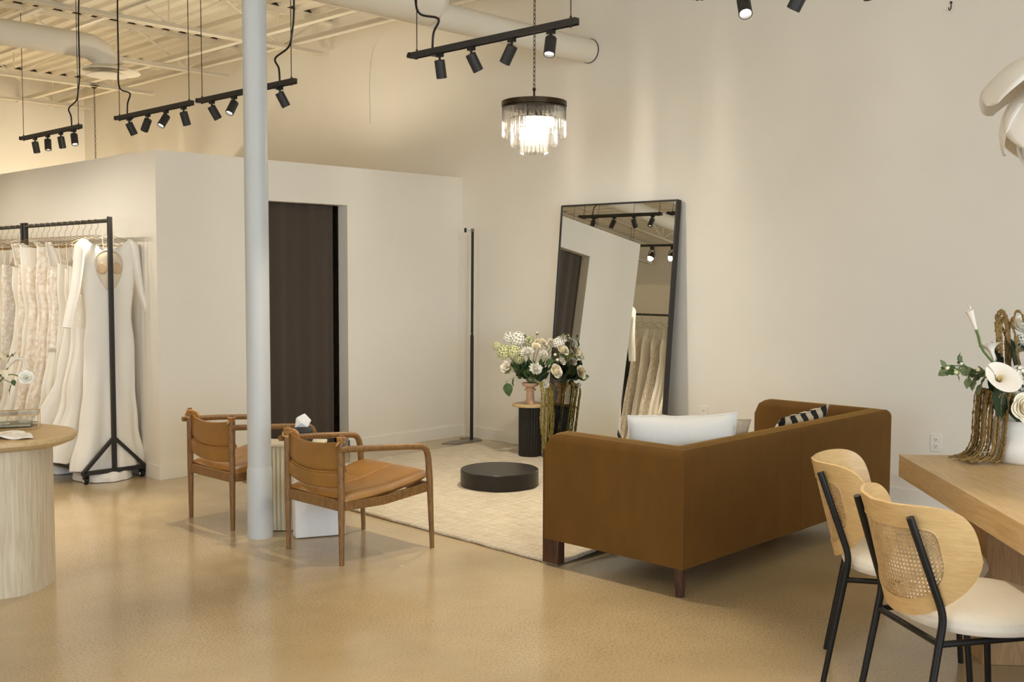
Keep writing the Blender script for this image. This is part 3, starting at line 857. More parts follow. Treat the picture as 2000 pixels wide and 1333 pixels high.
# ================================================================== LEATHER ARMCHAIRS
def armchair(label, loc):
    t = thing('armchair', label, 'armchair', loc, group='tan leather armchairs either side of the fluted table')
    bx_, by, fx, fy = -.292, .245, .292, .308
    for s in (-1, 1):
        m = MB(); m.tube([(bx_, s * by, 0), (bx_, s * by, .30), (bx_, s * by, .63), (bx_ + .002, s * by, .685), (bx_ + .002, s * by, .70)], [.0135, .019, .0195, .018, .011], 14)
        m.build('rear_leg', M_teak, t)
        path = [V((bx_ - .03, s * (by + .034), .628)), V((bx_, s * (by + .034), .627)), V((-.05, s * (by + .058), .612)), V((.12, s * (fy - .004), .598)), V((.195, s * fy, .590))] + \
               bez((.20, s * fy, .589), (.248, s * fy, .585), (.262, s * fy, .56), (.268, s * fy, .50), 8) + [V((.276, s * fy, .40)), V((fx, s * (fy + .003), .0))]
        rs = [.015, .0175, .0175, .0175, .0175] + [.0180] * 9 + [.019, .0125]
        m = MB(); m.tube(path, rs, 14); m.build('arm_leg', M_teak, t)
        # side rail in two planks that meet at a shallow angle
        m = MB(); m.beam((bx_ + .015, s * (by + .004), .318), (-.02, s * (by + .03), .318), .022, .050)
        m.beam((-.03, s * (by + .029), .318), (.272, s * (fy - .012), .352), .022, .050)
        m.build('side_rail', M_teak, t, bevel=.004)
        # rope and leather lacing round the posts
        m = MB()
        for k in range(4): m.lathe([(.019, -.004), (.0245, 0), (.019, .004)], (bx_, s * by, .660 + k * .0085), 14)
        m.tube(smoothpath([(bx_ - .02, s * (by + .012), .665), (bx_ - .028, s * by, .648), (bx_ - .012, s * (by - .024), .64)], 5), .006, 8)
        m.build('lacing', M_cord, t)
        m = MB()
        for k in range(3): m.tube(bez((bx_ + .005, s * by, .675 - k * .012), (bx_ + .03, s * (by - .01), .68 - k * .012), (bx_ + .045, s * (by - .035), .672 - k * .012), (bx_ + .03, s * (by - .058), .650 - k * .010), 8), .008, 8)
        m.build('leather_knot', M_cord, t)
    for x, z, a in ((bx_, .318, by), (.262, .352, fy)):
        m = MB(); m.beam((x + .004, -a + .01, z), (x + .004, a - .01, z), .022, .058); m.build('cross_rail', M_teak, t, bevel=.004)
    # backrest sling
    def back(u, v):
        y = (u - .5) * 2
        bulge = .052 * (1 - y * y)
        z0 = .418 + .018 * (y * y) - .02 * (1 - u); z1 = .655 - .014 * (1 - y * y) + .010 * y * y
        z = z0 + (z1 - z0) * v
        fold = .012 * math.exp(-((v - .36) / .05) ** 2)
        return (bx_ + .018 - bulge * (0.75 + .25 * sin(v * pi)) + fold - .010 * (1 if v < .34 else 0), y * (by + .006), z)
    MB().grid(back, 34, 26).build('backrest', M_leather, t, solid=.010)
    m = MB(); m.tube([V(back(i / 30, .345)) + V((-.008, 0, 0)) for i in range(31)], .0028, 6); m.build('stitched_seam', M_cord, t)
    # seat sling: saddle shape, low at the back, rising to the front corners
    def seat(sgn):
        def f(u, v):
            x = -.285 + .575 * u; y = (v - .5) * 2
            yy = y * (.262 + .05 * u)
            z = .362 + .045 * u + .020 * u * u - .030 * sin(pi * u) + .018 * y * y * sin(pi * u) - .012 * (1 - u) * (1 - y * y)
            z -= .020 * abs(y) ** 8 * (1 - u)
            e = (1 - abs(y) ** 5) * (1 - abs(2 * u - 1) ** 6)
            return (x, yy, z + sgn * .042 * max(0, e) ** .5 - (.004 if sgn > 0 else 0) * math.exp(-(y / .05) ** 2) - .003 * math.exp(-((u - .52) / .02) ** 2) * (sgn > 0))
        return f
    m = MB(); m.grid(seat(1), 36, 32); m.grid(seat(-1), 36, 32, flip=True); m.build('seat', M_leather, t, angle=70, merge=True)
    m = MB(); m.tube([V(seat(1)(.52, i / 24)) + V((0, 0, .001)) for i in range(1, 24)], .0022, 6)
    m.tube([V(seat(1)(i / 24, .5)) + V((0, 0, .001)) for i in range(1, 24)], .0022, 6); m.build('seat_seam', M_cord, t)
    return t
ac = armchair('tan leather armchair with wooden frame, in front of the fluted table', (3.70, 4.768, 0))
dup(ac, (3.72, 5.872, 0), 0, 'tan leather armchair half hidden behind the white column')

# ---- fluted side table between the chairs
tb = thing('side_table', 'cream fluted stone side table between the two leather armchairs', 'side table', GR * -1.355 + GF * 6.44, YAW - pi / 2)
def fl_poly(cx, cy, a, b, n=13):
    pts = []
    cs = [(-a, -b), (a, -b), (a, b), (-a, b)]
    for i in range(4):
        p, q = V(cs[i]), V(cs[(i + 1) % 4]); nrm = V((q - p)).normalized(); nrm = V((nrm.y, -nrm.x))
        nn = max(1, round(n * (q - p).length / (2 * a)))
        for k in range(nn * 8):
            s = k / (nn * 8); pt = p.lerp(q, s) - nrm * (.010 * abs(cos(s * nn * pi)) if n > 1 else 0)
            pts.append((cx + pt.x, cy + pt.y))
    return pts
MB().prism(fl_poly(0, 0, .212, .102, 17), 0.004, .512).build('fluted_body', M_fluted, tb, angle=50)
m = MB(); m.bx(-.216, .216, -.106, .106, .512, .530); m.build('table_top', M_fluted, tb, bevel=.004)
m = MB(); m.prism([tuple((V((GR.x, GR.y)).dot(V(p) - V((tb.location.x, tb.location.y))), V((GF.x, GF.y)).dot(V(p) - V((tb.location.x, tb.location.y))))) for p in ((3.56, 5.165), (3.825, 5.035), (3.865, 5.12), (3.60, 5.25))], 0.004, .33); m.build('plinth', M_plaster, tb, bevel=.008)

# ---- tissue box
tx = thing('tissue_box', 'charcoal leather tissue box with a white tissue on the fluted table', 'tissue box', GR * -1.268 + GF * 6.43 + V((0, 0, .531)), YAW - pi / 2 + .2)
MB().bx(-.062, .062, -.062, .062, 0, .090).build('box', M_charcoal, tx, bevel=.022, bseg=4)
m = MB(); m.lathe([(.028, .0895), (.034, .0925), (.036, .0912)], seg=20); m.build('slot_rim', M_black, tx)
# a pulled tissue: a few flat folded facets rising to an off-centre peak
m = MB()
m.add([(-.045, -.008, .088), (.030, -.014, .088), (.052, .0, .130), (.014, -.004, .172), (-.034, -.010, .150), (-.046, .012, .088), (.034, .014, .088), (.050, .006, .128), (.0, .012, .165), (-.040, .010, .140), (-.006, -.026, .118)],
      [(0, 10, 4), (0, 1, 10), (1, 2, 10), (10, 2, 3), (10, 3, 4), (5, 9, 8), (5, 8, 6), (6, 8, 7), (4, 3, 8, 9), (3, 2, 7, 8), (0, 4, 9, 5), (1, 6, 7, 2)])
m.build('tissue', M_paper, tx, smooth=False)

# ================================================================== PEDESTAL WITH BOUQUET
pd = thing('plant_pedestal', 'black fluted round pedestal with a wooden top beside the mirror', 'pedestal', (6.575, 6.10, .016))
def flute(a, z): return .004 * cos(a * 26)
MB().lathe([(.094, 0), (.094, .422)], seg=156, wob=flute).build('fluted_column', M_podium, pd, angle=60)
MB().lathe([(.0, .422), (.148, .422), (.154, .426), (.154, .440), (.149, .444), (.0, .444)], seg=60).build('round_top', M_oak, pd)
vs_ = thing('footed_vase', 'blush ceramic footed vase on the black fluted pedestal', 'vase', (6.575, 6.10, .461))
MB().lathe([(.0, 0), (.040, 0), (.041, .006), (.034, .04), (.032, .085), (.030, .105), (.046, .110), (.049, .118), (.046, .126), (.033, .130), (.036, .138), (.066, .150), (.073, .166), (.073, .176), (.066, .176), (.058, .160), (.02, .150), (0, .150)], seg=44).build('body', M_terra, vs_)
# ================================================================== FLOWERS
def petal_pts(L, Wd, curl, cup, nu=5, nv=4, base=.15, tip=.0):
    def f(u, v):
        w = Wd * (base + (1 - base) * sin(pi * min(1, u * .62 + .02) ** .9)) * (1 if u < .75 else max(tip, sqrt(max(0, 1 - ((u - .75) / .25) ** 2))))
        y = (v - .5) * 2
        return (L * u * cos(curl * u * .5), y * w, L * u * sin(curl * u * .5) + cup * y * y * w)
    return f
def head_mesh(kind, R, seed, mats):
    rd = random.Random(seed); m = MB()
    if kind == 'mum':
        for k in range(7):
            el = radians(88 - k * 15); n = 7 + k * 3
            for i in range(n):
                a = 2 * pi * i / n + rd.random() * .4
                L = R * (.55 + .075 * k) * rd.uniform(.9, 1.08)
                F = Matrix.Rotation(a, 4, 'Z') @ Matrix.Rotation(-el + rd.uniform(-.1, .1), 4, 'Y')
                m.grid(petal_pts(L, R * .13, .9, .5, 4, 2, .5), 4, 2, M=F)
    elif kind == 'rose':
        for k in range(7):
            n = 3 + (k > 2) + (k > 4); rk = R * (.12 + .118 * k); hk = R * (.92 - .05 * k); arc = 2 * pi / n * .72
            for i in range(n):
                a0 = 2 * pi * (i + .5 * (k % 2)) / n + k * .7 + rd.random() * .25; cu = .03 + .032 * k; jt = rd.uniform(.92, 1.08)
                def f(u, v, a0=a0, rk=rk, hk=hk, arc=arc, cu=cu, jt=jt, k=k):
                    y = (u - .5) * 2
                    t = v * (1 - .22 * y * y)
                    r = rk * (.45 + .55 * t ** .5) + R * cu * t ** 4
                    z = hk * jt * t - R * cu * .75 * t ** 5 - R * .02 * k
                    an = a0 + y * arc
                    return (r * cos(an), r * sin(an), z + R * .03 * sin(y * 5 + k) * t)
                m.grid(f, 10, 7)
        m.ball((0, 0, R * .22), R * .46, 10)
    elif kind == 'hydra':
        for i in range(75):
            z = 1 - 1.55 * (i + .5) / 75; a = i * 2.39996; r = sqrt(max(0, 1 - z * z))
            d = V((r * cos(a), r * sin(a), z)); F = frame(d * R * .86 * rd.uniform(.92, 1.05), d, rd.random() * 6, R * .22)
            for q in range(4):
                m.grid(petal_pts(1, .48, .5, .15, 3, 2, .2), 3, 2, M=F @ Matrix.Rotation(q * pi / 2, 4, 'Z') @ Matrix.Rotation(-.25, 4, 'Y'))
    elif kind == 'bud':
        m.lathe([(0, -R * .9), (R * .5, -R * .7), (R * .8, 0), (R * .55, R * .7), (0, R)], seg=10)
        m.cur = 1; m.lathe([(0, -R * 1.05), (R * .55, -R * .8), (R * .84, -R * .1), (R * .78, -R * .05)], seg=10)
    elif kind == 'calla':
        # funnel that opens into one pointed, rolled lip
        def f(u, v):
            a = (u - .5) * 2 * pi * .97; t = v
            r = R * (.16 + .10 * t + .62 * t ** 3.2)
            ht = R * 2.2 * t
            lip = t ** 3
            point = (.5 + .5 * cos(a)) ** 3
            r2_ = r * (1 + lip * (.25 + .75 * point))
            z = ht - lip * R * (.10 + .55 * (.5 + .5 * cos(a)))
            return (r2_ * cos(a), r2_ * sin(a) * (1 - .12 * lip), z)
        m.grid(f, 30, 16)
        m.cur = 1; m.tube([(0, 0, R * .5), (0, 0, R * 1.2), (R * .03, 0, R * 1.75)], [R * .07, R * .085, R * .04], 8)
        m.cur = 2; m.tube([(0, 0, -R * .25), (0, 0, R * .12)], [R * .13, R * .165], 10)
    elif kind == 'callabud':
        m.lathe([(R * .14, 0), (R * .18, R * .5), (R * .26, R * 1.3), (R * .36, R * 2.0), (R * .42, R * 2.35), (R * .30, R * 2.3), (R * .1, R * 1.8)], seg=20)
        m.add([(R * .40, -R * .12, R * 2.3), (R * .40, R * .12, R * 2.3), (R * .55, 0, R * 2.75), (R * .30, 0, R * 2.33)], [(0, 1, 2), (1, 3, 2), (3, 0, 2)])
        m.cur = 2; m.tube([(0, 0, -R * .5), (0, 0, R * .25)], [R * .12, R * .165], 10)
    elif kind == 'open':
        for k in range(3):
            n = 6; el = radians(22 + 22 * k)
            for i in range(n):
                a = 2 * pi * (i + .33 * k) / n + rd.random() * .2
                F = Matrix.Rotation(a, 4, 'Z') @ Matrix.Rotation(-el, 4, 'Y')
                m.grid(petal_pts(R * (1 - .2 * k), R * .42, .4, -.25, 6, 4, .4), 6, 4, M=F)
        m.cur = 1; m.ball((0, 0, R * .15), R * .14, 8)
    return m.mesh(kind, mats, angle=80)
HM = {}
def head(kind, R, mats, parent, loc, d, name, roll=0, seed=0):
    key = (kind, mats[0].name, seed)
    if key not in HM: HM[key] = head_mesh(kind, 1.0, seed, mats)
    o = bpy.data.objects.new(name, HM[key]); COL.objects.link(o); o.parent = parent
    o.matrix_local = frame(loc, d, roll, R)
    return o
def leaf_mesh(mats, ruff=0.0):
    def f(u, v):
        y = (v - .5) * 2
        w = .36 * sin(pi * u ** .75) ** .9 if 0 < u < 1 else 0
        w *= 1 + ruff * sin(u * 40)
        return (y * w, .10 * abs(y) * w * 2 - .16 * u * u + .02 * sin(u * 14) * abs(y), u)
    m = MB(); m.grid(f, 18, 6)
    m.tube([(0, .004 - .16 * t * t, t) for t in [i / 10 for i in range(-2, 11)]], .014, 5)
    return m.mesh('leaf', mats, angle=80)
LM = {}
def leaf(m_, parent, loc, d, s, roll=0, ruff=0.0):
    key = (m_.name, ruff)
    if key not in LM: LM[key] = leaf_mesh([m_], ruff)
    o = bpy.data.objects.new('leaf', LM[key]); COL.objects.link(o); o.parent = parent
    o.matrix_local = frame(loc, d, roll, s)
    return o
def stem(parent, pts, r=.0022, m_=None):
    return MB().tube(smoothpath(pts, 4), r, 6).build('stem', m_ or STEM, parent)
def strand(parent, pts, r, m_, seed):
    rd = random.Random(seed); P = smoothpath(pts, 14)
    P = [p + V((rd.uniform(-1, 1), rd.uniform(-1, 1), 0)) * r * .4 for p in P]
    rs = [r * rd.uniform(.5, 1.4) for _ in P]; rs[-1] = r * .3
    return MB().tube(P, rs, 6).build('amaranth_strand', m_, parent)
def P3(r, f, z): return GR * r + GF * f + V((0, 0, z))

# ---- bouquet on the pedestal (metres from the vase axis: right, away, height over vase foot)
bq = thing('flower_arrangement', 'white and green bouquet in the blush vase with trailing amaranth', 'flowers', (6.575, 6.10, .461))
k_ = .00435
def bp_(px, py, f=0.0):
    r = (px - 1034) * k_; f = min(f, (.165 - r * .693) / .721)
    return P3(r, f, .146 - (py - 755) * k_ + 0.02)
rd = random.Random(5)
items = [('mum', 1043, 725, -.12, 13.5, PETW), ('mum', 1028, 695, -.10, 14, PETW), ('mum', 1058, 697, -.09, 9.5, PETW), ('rose', 1081, 729, -.10, 13, PETC),
         ('hydra', 1010, 669, .02, 15, PETW), ('hydra', 994, 667, .05, 12, PETW), ('hydra', 984, 694, -.02, 14, PETG), ('hydra', 1002, 692, -.06, 13, PETG), ('hydra', 1012, 706, -.04, 10, PETG),
         ('open', 989, 722, -.08, 13, PETB), ('mum', 993, 728, -.05, 11, PETG), ('hydra', 969, 682, 0, 8, PETG), ('rose', 1053, 678, .02, 12, PETC), ('open', 1066, 684, .02, 11, PETB),
         ('rose', 1078, 680, .03, 13, PETB), ('rose', 1094, 690, .02, 13, PETC), ('hydra', 1089, 676, .08, 11, PETW), ('mum', 1062, 753, -.11, 8, PETW),
         ('open', 1044, 683, -.05, 10, PETC), ('mum', 1060, 740, .06, 10, PETW), ('hydra', 1030, 675, .1, 12, PETG), ('open', 1093, 712, .08, 10, PETB), ('open', 1002, 716, .07, 10, PETW)]
for i, (kd, px, py, f, Rp, mt) in enumerate(items):
    p = bp_(px, py, f); c_ = V((0, 0, .20)); d_ = (p - c_).normalized() + GF * -.55 + V((0, 0, .15))
    head(kd, Rp * k_ * 1.1, [mt, YEL if kd == 'open' else STEM, STEM], bq, p, d_, {'mum': 'chrysanthemum', 'rose': 'rose', 'hydra': 'hydrangea', 'open': 'blossom'}[kd], rd.random() * 6, i % 3)
    stem(bq, [p - d_.normalized() * .01, p * .55 + V((0, 0, .10)), V((rd.uniform(-.03, .03), rd.uniform(-.03, .03), .165))])
for px, py, f, R_, mt in [(1023, 662, .0, 3.6, LEAFS), (1047, 657, .02, 4, PETG), (1097, 659, .05, 3, LEAFS), (1085, 707, -.1, 4, PETC), (1081, 698, -.05, 4, PETC), (991, 659, .02, 2, LEAFS), (998, 658, .02, 2, LEAFS)]:
    p = bp_(px, py, f); head('bud', R_ * k_, [mt, LEAFS], bq, p, p - V((0, 0, .1)), 'flower_bud', 0, 0)
    stem(bq, [p, p * .6 + V((0, 0, .11)), V((rd.uniform(-.03, .03), rd.uniform(-.03, .03), .165))], .0016)
for i in range(58):
    a = rd.random() * 2 * pi; el = rd.uniform(.12, 1.1); r_ = rd.uniform(.05, .20)
    d_ = V((cos(a) * cos(el), sin(a) * cos(el), sin(el)))
    leaf(rd.choice([LEAF, LEAFD, LEAFD, LEAF]), bq, V((0, 0, .20)) + d_ * r_ * .7, d_ + V((0, 0, rd.uniform(-.25, .3))), rd.uniform(.07, .12), rd.random() * 6)
for px, py, dx, s in [(1002, 742, (-.2, -.3, -1), .075), (988, 752, (.25, -.2, -1), .115), (1029, 676, (.3, 0, 1), .06), (1033, 718, (0, -.3, -1), .09), (1020, 725, (-.3, -.4, -.8), .08), (1063, 715, (.5, -.3, .3), .09)]:
    leaf(LEAF, bq, bp_(px, py, -.08), GR * dx[0] + GF * dx[1] + V((0, 0, dx[2])), s, rd.random())
stem(bq, [bp_(1015, 745, -.03), bp_(1000, 742, -.07), bp_(986, 752, -.08)], .0015)
for i in range(18):
    r0 = rd.uniform(.075, .20); f0 = rd.uniform(-.06, .08)
    zb = rd.uniform(-.50, -.15) if i > 3 else -.432 + .03 * i
    if r0 < .155: f0 = min(f0, -.075) if rd.random() < .6 else max(f0, .05)
    f0 = min(f0, (.155 - r0 * .693) / .721)
    q0 = sqrt(r0 * r0 + f0 * f0)
    if q0 < .172: f0 = -sqrt(max(0, .172 ** 2 - r0 * r0)) if r0 < .172 else f0
    top = P3(r0 * .8, f0 * .8, .19); s1 = P3(r0, f0, .13)
    rr_ = r0 + rd.uniform(-.015, .015)
    zb = max(zb, -.425)
    strand(bq, [top, s1, P3(rr_, f0, .02), P3(rr_ + rd.uniform(-.012, .012), f0, (zb + .02) / 2), P3(rr_ + rd.uniform(-.02, .02), f0, zb)], rd.uniform(.004, .0062), AMAR, i)

# ================================================================== WOODEN TABLE AT THE RIGHT
DT = thing('dining_table', 'thick slab wooden table running out of the picture at right', 'table', (4.561, 2.007, 0), atan2(-.645, -.764))
MB().bx(0, 2.3, 0, .98, .662, .76).build('table_top', M_oakt, DT, bevel=.002)
for x0, x1 in ((.24, .50), (1.75, 2.0)):
    m = MB(); m.bx(x0, x1, .20, .80, .0, .661); m.build('pedestal_base', M_oakd, DT, bevel=.003)

def to_world(lat, dep, z): return GR * lat + GF * dep + V((0, 0, z))
vb = to_world(2.195, 4.53, .7605)
vz = thing('ceramic_bowl_vase', 'wavy white ceramic vase on the wooden table', 'vase', vb)
def wob(a, z):
    e = .012 * sin(a * 2 + z * 26) + .009 * sin(a * 3 - z * 40 + 1)
    return e * (1 if .005 < z else .3)
MB().lathe([(.0, 0), (.142, 0), (.150, .012), (.147, .05), (.139, .09), (.132, .13), (.130, .165), (.133, .178), (.126, .178), (.118, .15), (.115, .06), (0, .05)], seg=72, wob=wob).build('body', M_cera, vz, angle=60)
b2 = thing('flower_arrangement', 'calla lily, rose and hydrangea bouquet in the wavy white vase', 'flowers', vb)
k2 = .00219
def q_(px, py, f=0.0): return P3((px - 1998) * k2, f, (905 - py) * k2 - .0)
def putstem(p, d_, r=.004, m_=STEM):
    d_ = V(d_).normalized()
    stem(b2, [p - d_ * .005, p - d_ * .08, p * .35 + V((0, 0, .14)), V((p.x * .12, p.y * .12, .12))], r, m_)
# callas
for kd, px, py, f, dr, df_, dz, Rp, roll in [('callabud', 1893, 652, -.02, -.42, -.1, 1, 19, 2.2), ('calla', 1930, 690, .02, -.30, .1, .9, 19, 2.6), ('calla', 1918, 738, -.12, -.28, -.8, .50, 24, -.6)]:
    p = q_(px, py, f); d_ = GR * dr + GF * df_ + V((0, 0, dz))
    dn = d_.normalized(); base = p - dn * (Rp * k2 * 1.2 if kd == 'calla' else 0)
    head(kd, Rp * k2, [PETC if False else PETB, YEL, STEM], b2, base, d_, 'calla_lily', roll, 0)
    putstem(base - dn * Rp * k2 * .3, d_, .0062)
for kd, px, py, f, Rp, mt, d_ in [('rose', 1966, 795, -.15, 30, PETC, (-.15, -1, .35)), ('hydra', 1972, 745, -.06, 30, PETW, (-.2, -.8, .7)), ('hydra', 1950, 762, -.05, 22, PETW, (-.6, -.7, .4)), ('mum', 1952, 775, -.08, 18, PETW, (-.7, -.7, .2)),
                                ('rose', 1998, 645, .04, 24, PETW, (-.4, -.6, .6)), ('hydra', 1999, 665, .02, 18, PETW, (.1, -.7, .6)), ('rose', 2004, 785, -.12, 20, PETG, (.3, -1, .2)), ('hydra', 2010, 728, -.06, 30, PETW, (.2, -.7, .6)), ('rose', 2030, 770, -.10, 26, PETC, (.5, -.8, .3)),
                                ('rose', 2045, 700, .0, 28, PETW, (.6, -.3, .7)), ('hydra', 2060, 750, .05, 28, PETG, (.8, 0, .4)), ('mum', 2010, 690, .10, 24, PETW, (0, .6, .7))]:
    p = q_(px, py, f); dd = GR * d_[0] + GF * d_[1] + V((0, 0, d_[2]))
    head(kd, Rp * k2, [mt, STEM, STEM], b2, p, dd, {'mum': 'chrysanthemum', 'rose': 'rose', 'hydra': 'hydrangea'}[kd], rd.random() * 6, 1)
    putstem(p - dd.normalized() * .02, dd, .003)
# spray at the left: pale buds and sage leaves
tipp = q_(1836, 718, -.02)
stem(b2, [q_(1985, 770, 0), q_(1925, 745, -.02), q_(1880, 722, -.02), tipp], .003, LEAFS)
for i in range(11):
    t = i / 10; p = q_(1838 + 72 * t, 718 + 12 * t + rd.uniform(-12, 12), -.02 + rd.uniform(-.02, .02))
    if i % 2 == 0: head('bud', 6.0 * k2, [PETG if i % 4 else PETC, LEAFS], b2, p, (p - q_(1925, 745)) + V((0, 0, .05)), 'flower_bud', 0, 0)
    for _ in range(3):
        leaf(LEAFS if rd.random() < .6 else LEAF, b2, p + V((rd.uniform(-.01, .01), 0, rd.uniform(-.01, .01))), GR * rd.uniform(-1, .4) + GF * rd.uniform(-.5, .5) + V((0, 0, rd.uniform(-.8, .8))), rd.uniform(.028, .048), rd.random() * 6)
for px, py in ((1878, 757), (1868, 753), (1890, 765)):
    leaf(LEAFS, b2, q_(px + 8, py - 12, -.05), GR * -.4 + GF * -.3 + V((0, 0, -.8)), .05, rd.random())
# big leaves
leaf(LEAFD, b2, q_(1920, 752, -.11), GR * .12 + GF * -.15 + V((0, 0, -1)), .145, 0.3, .10)
leaf(LEAFD, b2, q_(1984, 745, .03), GR * -.12 + GF * .1 + V((0, 0, 1)), .24, 0.1)
leaf(LEAFD, b2, q_(1953, 742, .04), GR * -.05 + GF * .1 + V((0, 0, 1)), .15, 0.4)
leaf(LEAFD, b2, q_(2015, 700, .05), GR * .4 + GF * .1 + V((0, 0, 1)), .2, 0.4)
for _ in range(22):
    a = rd.random() * 2 * pi; d_ = V((cos(a), sin(a), rd.uniform(.2, 1.2)))
    leaf(rd.choice([LEAF, LEAFD]), b2, V((0, 0, .20)) + d_ * .06, d_, rd.uniform(.08, .14), rd.random() * 6)
# amaranth falling to the table and the tall loops
for i in range(46):
    r0 = rd.uniform(-.215, -.13); f0 = rd.uniform(-.12, .03)
    if r0 > -.175: f0 = min(f0, -.10) if rd.random() < .5 else max(f0, .09)
    sp = (r0 + .13) * 1.1 + rd.uniform(-.05, 0)
    strand(b2, [P3(r0 * .5, f0 * .5, .22), P3(r0 * .92, f0, .30), P3(r0, f0, .20), P3(r0 - .005, f0, .09), P3(r0 + sp * .35, f0, .03), P3(r0 + sp, f0 - .01, .012)], rd.uniform(.003, .0048), AMARB, 40 + i)
for x0, x1, zt in ((1941, 1959, 613), (1945, 1962, 618), (1950, 1966, 625)):
    z1 = (905 - 745) * k2; zt_ = (905 - zt) * k2; a, b = (x0 - 1998) * k2, (x1 - 1998) * k2
    strand(b2, [P3(b + .01, .03, z1), P3(b, .03, zt_ - .05), P3((a + b) / 2, .03, zt_), P3(a, .03, zt_ - .03), P3(a, .02, zt_ - .12), P3(a + .004, .02, zt_ - .17)], .0065, AMARB, 80 + x0)
strand(b2, [q_(1985, 760, 0), q_(1974, 660, .01), q_(1968, 640, .01), q_(1975, 614, .01), q_(1985, 622, .0), q_(1992, 660, -.01), q_(1994, 720, -.02)], .006, AMARB, 99)
strand(b2, [q_(1945, 653, .03), q_(1958, 652, .03), q_(1966, 643, .03), q_(1972, 625, .03)], .005, AMARB, 101)

# ================================================================== CANE DINING CHAIRS
RB = .262
def dchair(label, loc, rz):
    t = thing('dining_chair', label, 'chair', loc, rz, group='cane back dining chairs along the wooden table')
    # bent back legs
    for s in (-1, 1):
        pts = [V((-.285, s * .20, 0)), V((-.215, s * .186, .40))] + bez((-.208, s * .185, .44), (-.200, s * .185, .485), (-.203, s * .184, .50), (-.215, s * .182, .535), 6) + [V((-.312, s * .165, .805))]
        MB().tube(pts, [.0105, .0125] + [.0125] * 7 + [.0125], 14).build('rear_leg', M_black, t)
        MB().tube([(.20, s * .19, .425), (.235, s * .205, .0)], [.0125, .0105], 14).build('front_leg', M_black, t)
        m = MB(); m.tube([(-.208, s * .185, .405), (.20, s * .19, .415)], .0105, 12); m.build('side_rail', M_black, t)
    m = MB(); m.tube([(-.212, -.186, .405), (-.212, .186, .405)], .0105, 12); m.tube([(.20, -.19, .415), (.20, .19, .415)], .0105, 12); m.build('cross_rail', M_black, t)
    def st_(u, v):
        a = 2 * pi * u; 
        prof = [(0.0, -.030), (.80, -.030), (.97, -.018), (1.0, .0), (.97, .022), (.85, .038), (.5, .046), (0, .048)]
        i = min(int(v * 7), 6); q = v * 7 - i
        r = prof[i][0] * (1 - q) + prof[i + 1][0] * q; z = prof[i][1] * (1 - q) + prof[i + 1][1] * q
        ca, sa = cos(a), sin(a); e = .86
        rx = .265 * (abs(ca) ** e) * (1 if ca > 0 else -1); ry = .262 * (abs(sa) ** e) * (1 if sa > 0 else -1)
        return (.035 + r * rx, r * ry, .456 + z)
    MB().grid(st_, 56, 21, flip=False).build('seat', M_boucle, t, angle=70, merge=True)
    # bent veneer back: a shield outline wrapped round a cylinder, leaning back
    HT, ZC = .385, .650
    AM = RB * radians(73)
    def outline(th, k):
        c, s = cos(th), sin(th)
        e = 2 / 4.2 if s > 0 else 2 / 2.3
        a = abs(c) ** e * AM * (1 if c > 0 else -1); z = abs(s) ** e * HT / 2 * (1 if s > 0 else -1)
        # the lower half narrows
        a *= 1 - .30 * max(0, -z / (HT / 2)) ** 1.6
        # the wings dip away from the centre of the top edge
        z -= .012 * (abs(a) / AM) ** 2 * (1 if z > 0 else 0)
        return a, z
    def inner(th):
        a, z = outline(th, 1)
        c, s = cos(th), sin(th); e = 2 / 7 if s > 0 else 2 / 2.6
        a = abs(c) ** e * AM * .67 * (1 if c > 0 else -1); z = abs(s) ** e * HT / 2 * (.60 if s > 0 else .72) * (1 if s > 0 else -1)
        a *= 1 - .24 * max(0, -z / (HT / 2)) ** 1.6
        return a, z
    LN = radians(14.5)
    def wrap(a, z, off=0):
        ph = a / RB; x = RB - (RB + off) * cos(ph); zz = ZC + z - .50
        # the bent shell is tilted back as one rigid piece
        return V((-.262 + x * cos(LN) - zz * sin(LN), (RB + off) * sin(ph), .50 + zz * cos(LN) + x * sin(LN)))
    n, kk = 96, 5
    vs, fs = [], []
    for lay in (-.0055, .0055):
        for i in range(n):
            th = 2 * pi * i / n; o_, in_ = outline(th, 1), inner(th)
            for j in range(kk + 1):
                q = j / kk; vs.append(wrap(o_[0] * (1 - q) + in_[0] * q, o_[1] * (1 - q) + in_[1] * q, lay))
    w_ = kk + 1; off = n * w_
    for i in range(n):
        i2 = (i + 1) % n
        for j in range(kk):
            fs.append((i * w_ + j, i2 * w_ + j, i2 * w_ + j + 1, i * w_ + j + 1))
            fs.append((off + i * w_ + j + 1, off + i2 * w_ + j + 1, off + i2 * w_ + j, off + i * w_ + j))
        fs.append((i * w_, off + i * w_, off + i2 * w_, i2 * w_))
        fs.append((i2 * w_ + kk, off + i2 * w_ + kk, off + i * w_ + kk, i * w_ + kk))
    m = MB(); m.add(vs, fs); m.build('back_shell', M_shell, t, angle=45, merge=True)
    # cane webbing: real strips clipped to the opening
    poly = [inner(2 * pi * i / 72) for i in range(72)]
    def inside_span(horizontal, c0):
        xs = []
        for i in range(72):
            p, q = poly[i], poly[(i + 1) % 72]
            a, b = (p[1], q[1]) if horizontal else (p[0], q[0])
            if (a - c0) * (b - c0) < 0:
                s = (c0 - a) / (b - a); xs.append((p[0] + (q[0] - p[0]) * s) if horizontal else (p[1] + (q[1] - p[1]) * s))
        return (min(xs), max(xs)) if len(xs) >= 2 else None
    def diag_span(sl, c0):
        xs = []
        for i in range(72):
            p, q = poly[i], poly[(i + 1) % 72]
            a, b = p[1] - sl * p[0] - c0, q[1] - sl * q[0] - c0
            if a * b < 0: s = a / (a - b); xs.append(p[0] + (q[0] - p[0]) * s)
        return (min(xs), max(xs)) if len(xs) >= 2 else None
    m = MB(); PT = .0140; wd = .0013
